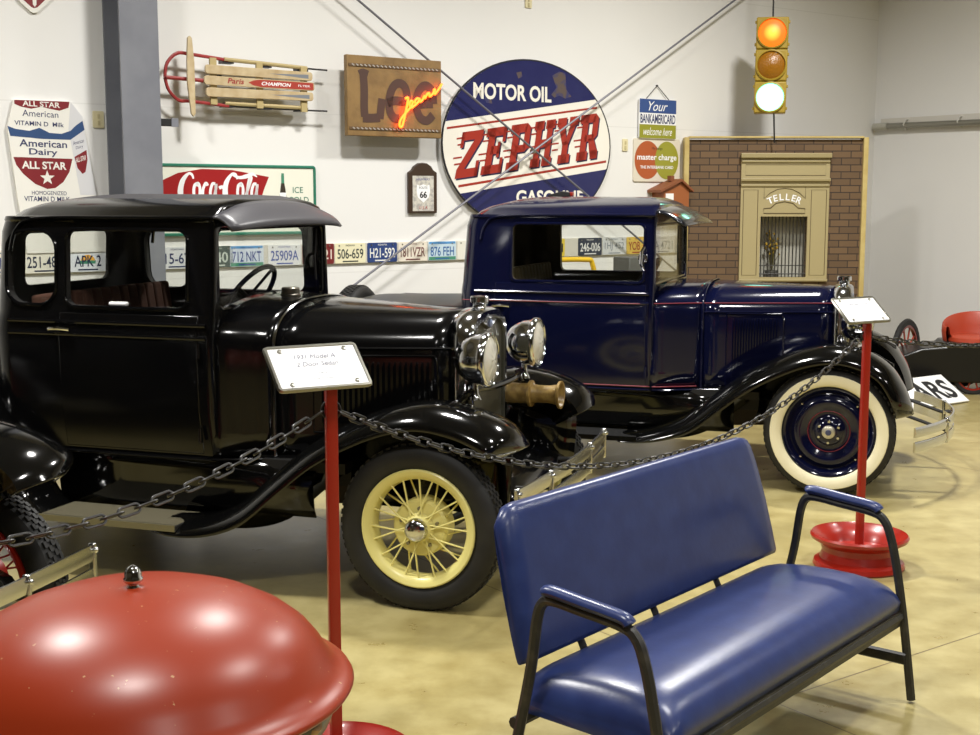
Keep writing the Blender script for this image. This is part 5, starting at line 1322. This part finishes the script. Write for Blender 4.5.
# ================================================================== RED-SEAT CART
ct = thing('motor_buckboard', 'small black motor cart with a red tub seat by the right wall', 'cart', (4.18, 12.30, 0), math.radians(-8))
M_CB = mat('cart_black', (16, 16, 17), .3); M_SEAT = mat('red_vinyl', (178, 66, 40), .4)
bm = BM(); prism(bm, [(-.30, .36), (-.12, .43), (.10, .45), (.12, .48), (.95, .48), (1.0, .40), (.98, .13), (.45, .11), (.05, .12), (-.30, .17)], -.30, .26); obj('body', bm, M_CB, ct, bevel=.02)
# tub seat: open front, wrapped back
bm = BM(); loops = []
for (zz, k, th) in ((.40, .92, 0), (.50, 1.0, 0), (.62, 1.03, 0), (.72, 1.02, 0), (.74, .99, 0), (.72, .93, 0), (.60, .88, 0), (.52, .80, 0), (.50, .4, 0)):
    L = []
    for j in range(25):
        a = math.radians(-200+220*j/24)+PI
        hgt = zz if zz < .5 else .5+(zz-.5)*(.50+.50*max(0, math.cos((j/24-.42)*PI)))
        L.append((.42+.30*k*math.cos(a), .27*k*math.sin(a), hgt))
    loops.append(L)
rings(bm, loops, False); obj('seat', bm, M_SEAT, ct, smooth=60)
bm = BM(); lathe(bm, [(.0, .54), (.2, .535), (.245, .515), (.25, .48)], 32, 'Z', (.42, 0, 0)); obj('seat_cushion', bm, M_SEAT, ct)
for (x, y, ws_, st_) in ((-.16, .30, 1.60, 1.02), (.36, -.25, .95, 0), (.36, .25, .95, 0)):
    bm = BM(); lathe(bm, [(.165, -.02), (.195, -.022), (.205, 0), (.195, .022), (.165, .02), (.165, -.02)], 32, 'Y'); wv = obj('wheel', bm, M_RUBBER, ct, (x, y, .205*ws_), (0, 0, st_)); wv.scale = (ws_, 1, ws_)
    bm = BM(); lathe(bm, [(.150, -.016), (.167, -.016), (.167, .016), (.150, .016), (.150, -.016)], 28, 'Y'); obj('rim', bm, M_RED, wv)
    bm = BM(); lathe(bm, [(.0, -.035), (.03, -.03), (.03, .03), (.0, .035)], 14, 'Y'); obj('hub', bm, M_RED, wv)
    for k in range(10):
        a = 2*PI*k/10; bm = BM(); tube(bm, [(.025*math.cos(a), 0, .025*math.sin(a)), (.155*math.cos(a), 0, .155*math.sin(a))], .008, 6); obj('spoke', bm, mat('wheel_spoke_red', (180, 70, 50), .4), wv)
for x, z_, y0_, y1_ in ((-.16, .328, .20, .40), (.36, .195, -.24, .24)):
    bm = BM(); tube(bm, [(x, y0_, z_), (x, y1_, z_)], .015, 8); obj('axle', bm, M_DARK, ct)
bm = BM(); tube(bm, smooth_path([(-.16, .30, .33), (-.05, .25, .36), (.05, .20, .36)], 4), .03, 8, flat=.6); obj('front_fork', bm, M_CB, ct)
# ---- white floor sign leaning on its prop
fs = thing('floor_sign', 'white board sign with black letters propped on the floor by the pickup bumper', 'sign', (3.69, 11.10, 0), math.radians(35))
tilt = math.radians(57)
bm = BM(); prism(bm, [(-.34, 0), (.74, 0), (.74, .37), (-.34, .37)], -.006, .006); bd = obj('board', bm, M_WHITE, fs, (0, 0, .012), (-tilt, 0, 0), smooth=0)
text('CARS', bd, M_INK, .32, .185, -.0072, w=.72, h=.25, bold=.03)
bm = BM(); add_box(bm, (.3, .30, .095), (.5, .02, .19)); obj('prop', bm, M_PINE, fs, smooth=0)
# ---- yellow rail and dark box seen through the pickup window
yr = thing('yellow_rail', 'bent yellow tube rail seen through the pickup window', 'rail', (0.83, 11.25, 0), PSI)
bm = BM(); tube(bm, smooth_path([(-.60, 0, .0), (-.60, 0, 1.0), (-.57, 0, 1.24), (-.48, 0, 1.29), (-.02, 0, 1.29), (.07, 0, 1.25), (.10, 0, 1.0), (.10, 0, .0)], 5), .022, 10); obj('tube', bm, mat('rail_yellow', (226, 184, 40), .4), yr)
bx_ = thing('storage_crate', 'grey box on a stand seen through the pickup window beside the yellow rail', 'box', (1.25, 11.60, 0), PSI)
bm = BM(); add_box(bm, (0, 0, 1.13), (.22, .22, .34)); obj('crate', bm, mat('crate_grey', (92, 92, 88), .6), bx_, bevel=.01)
for (x, y) in ((-.13, -.1), (.13, -.1), (-.13, .1), (.13, .1)):
    bm = BM(); tube(bm, [(x*.6, y*.8, 0), (x*.6, y*.8, .965)], .015, 6); obj('leg', bm, M_DARK, bx_)
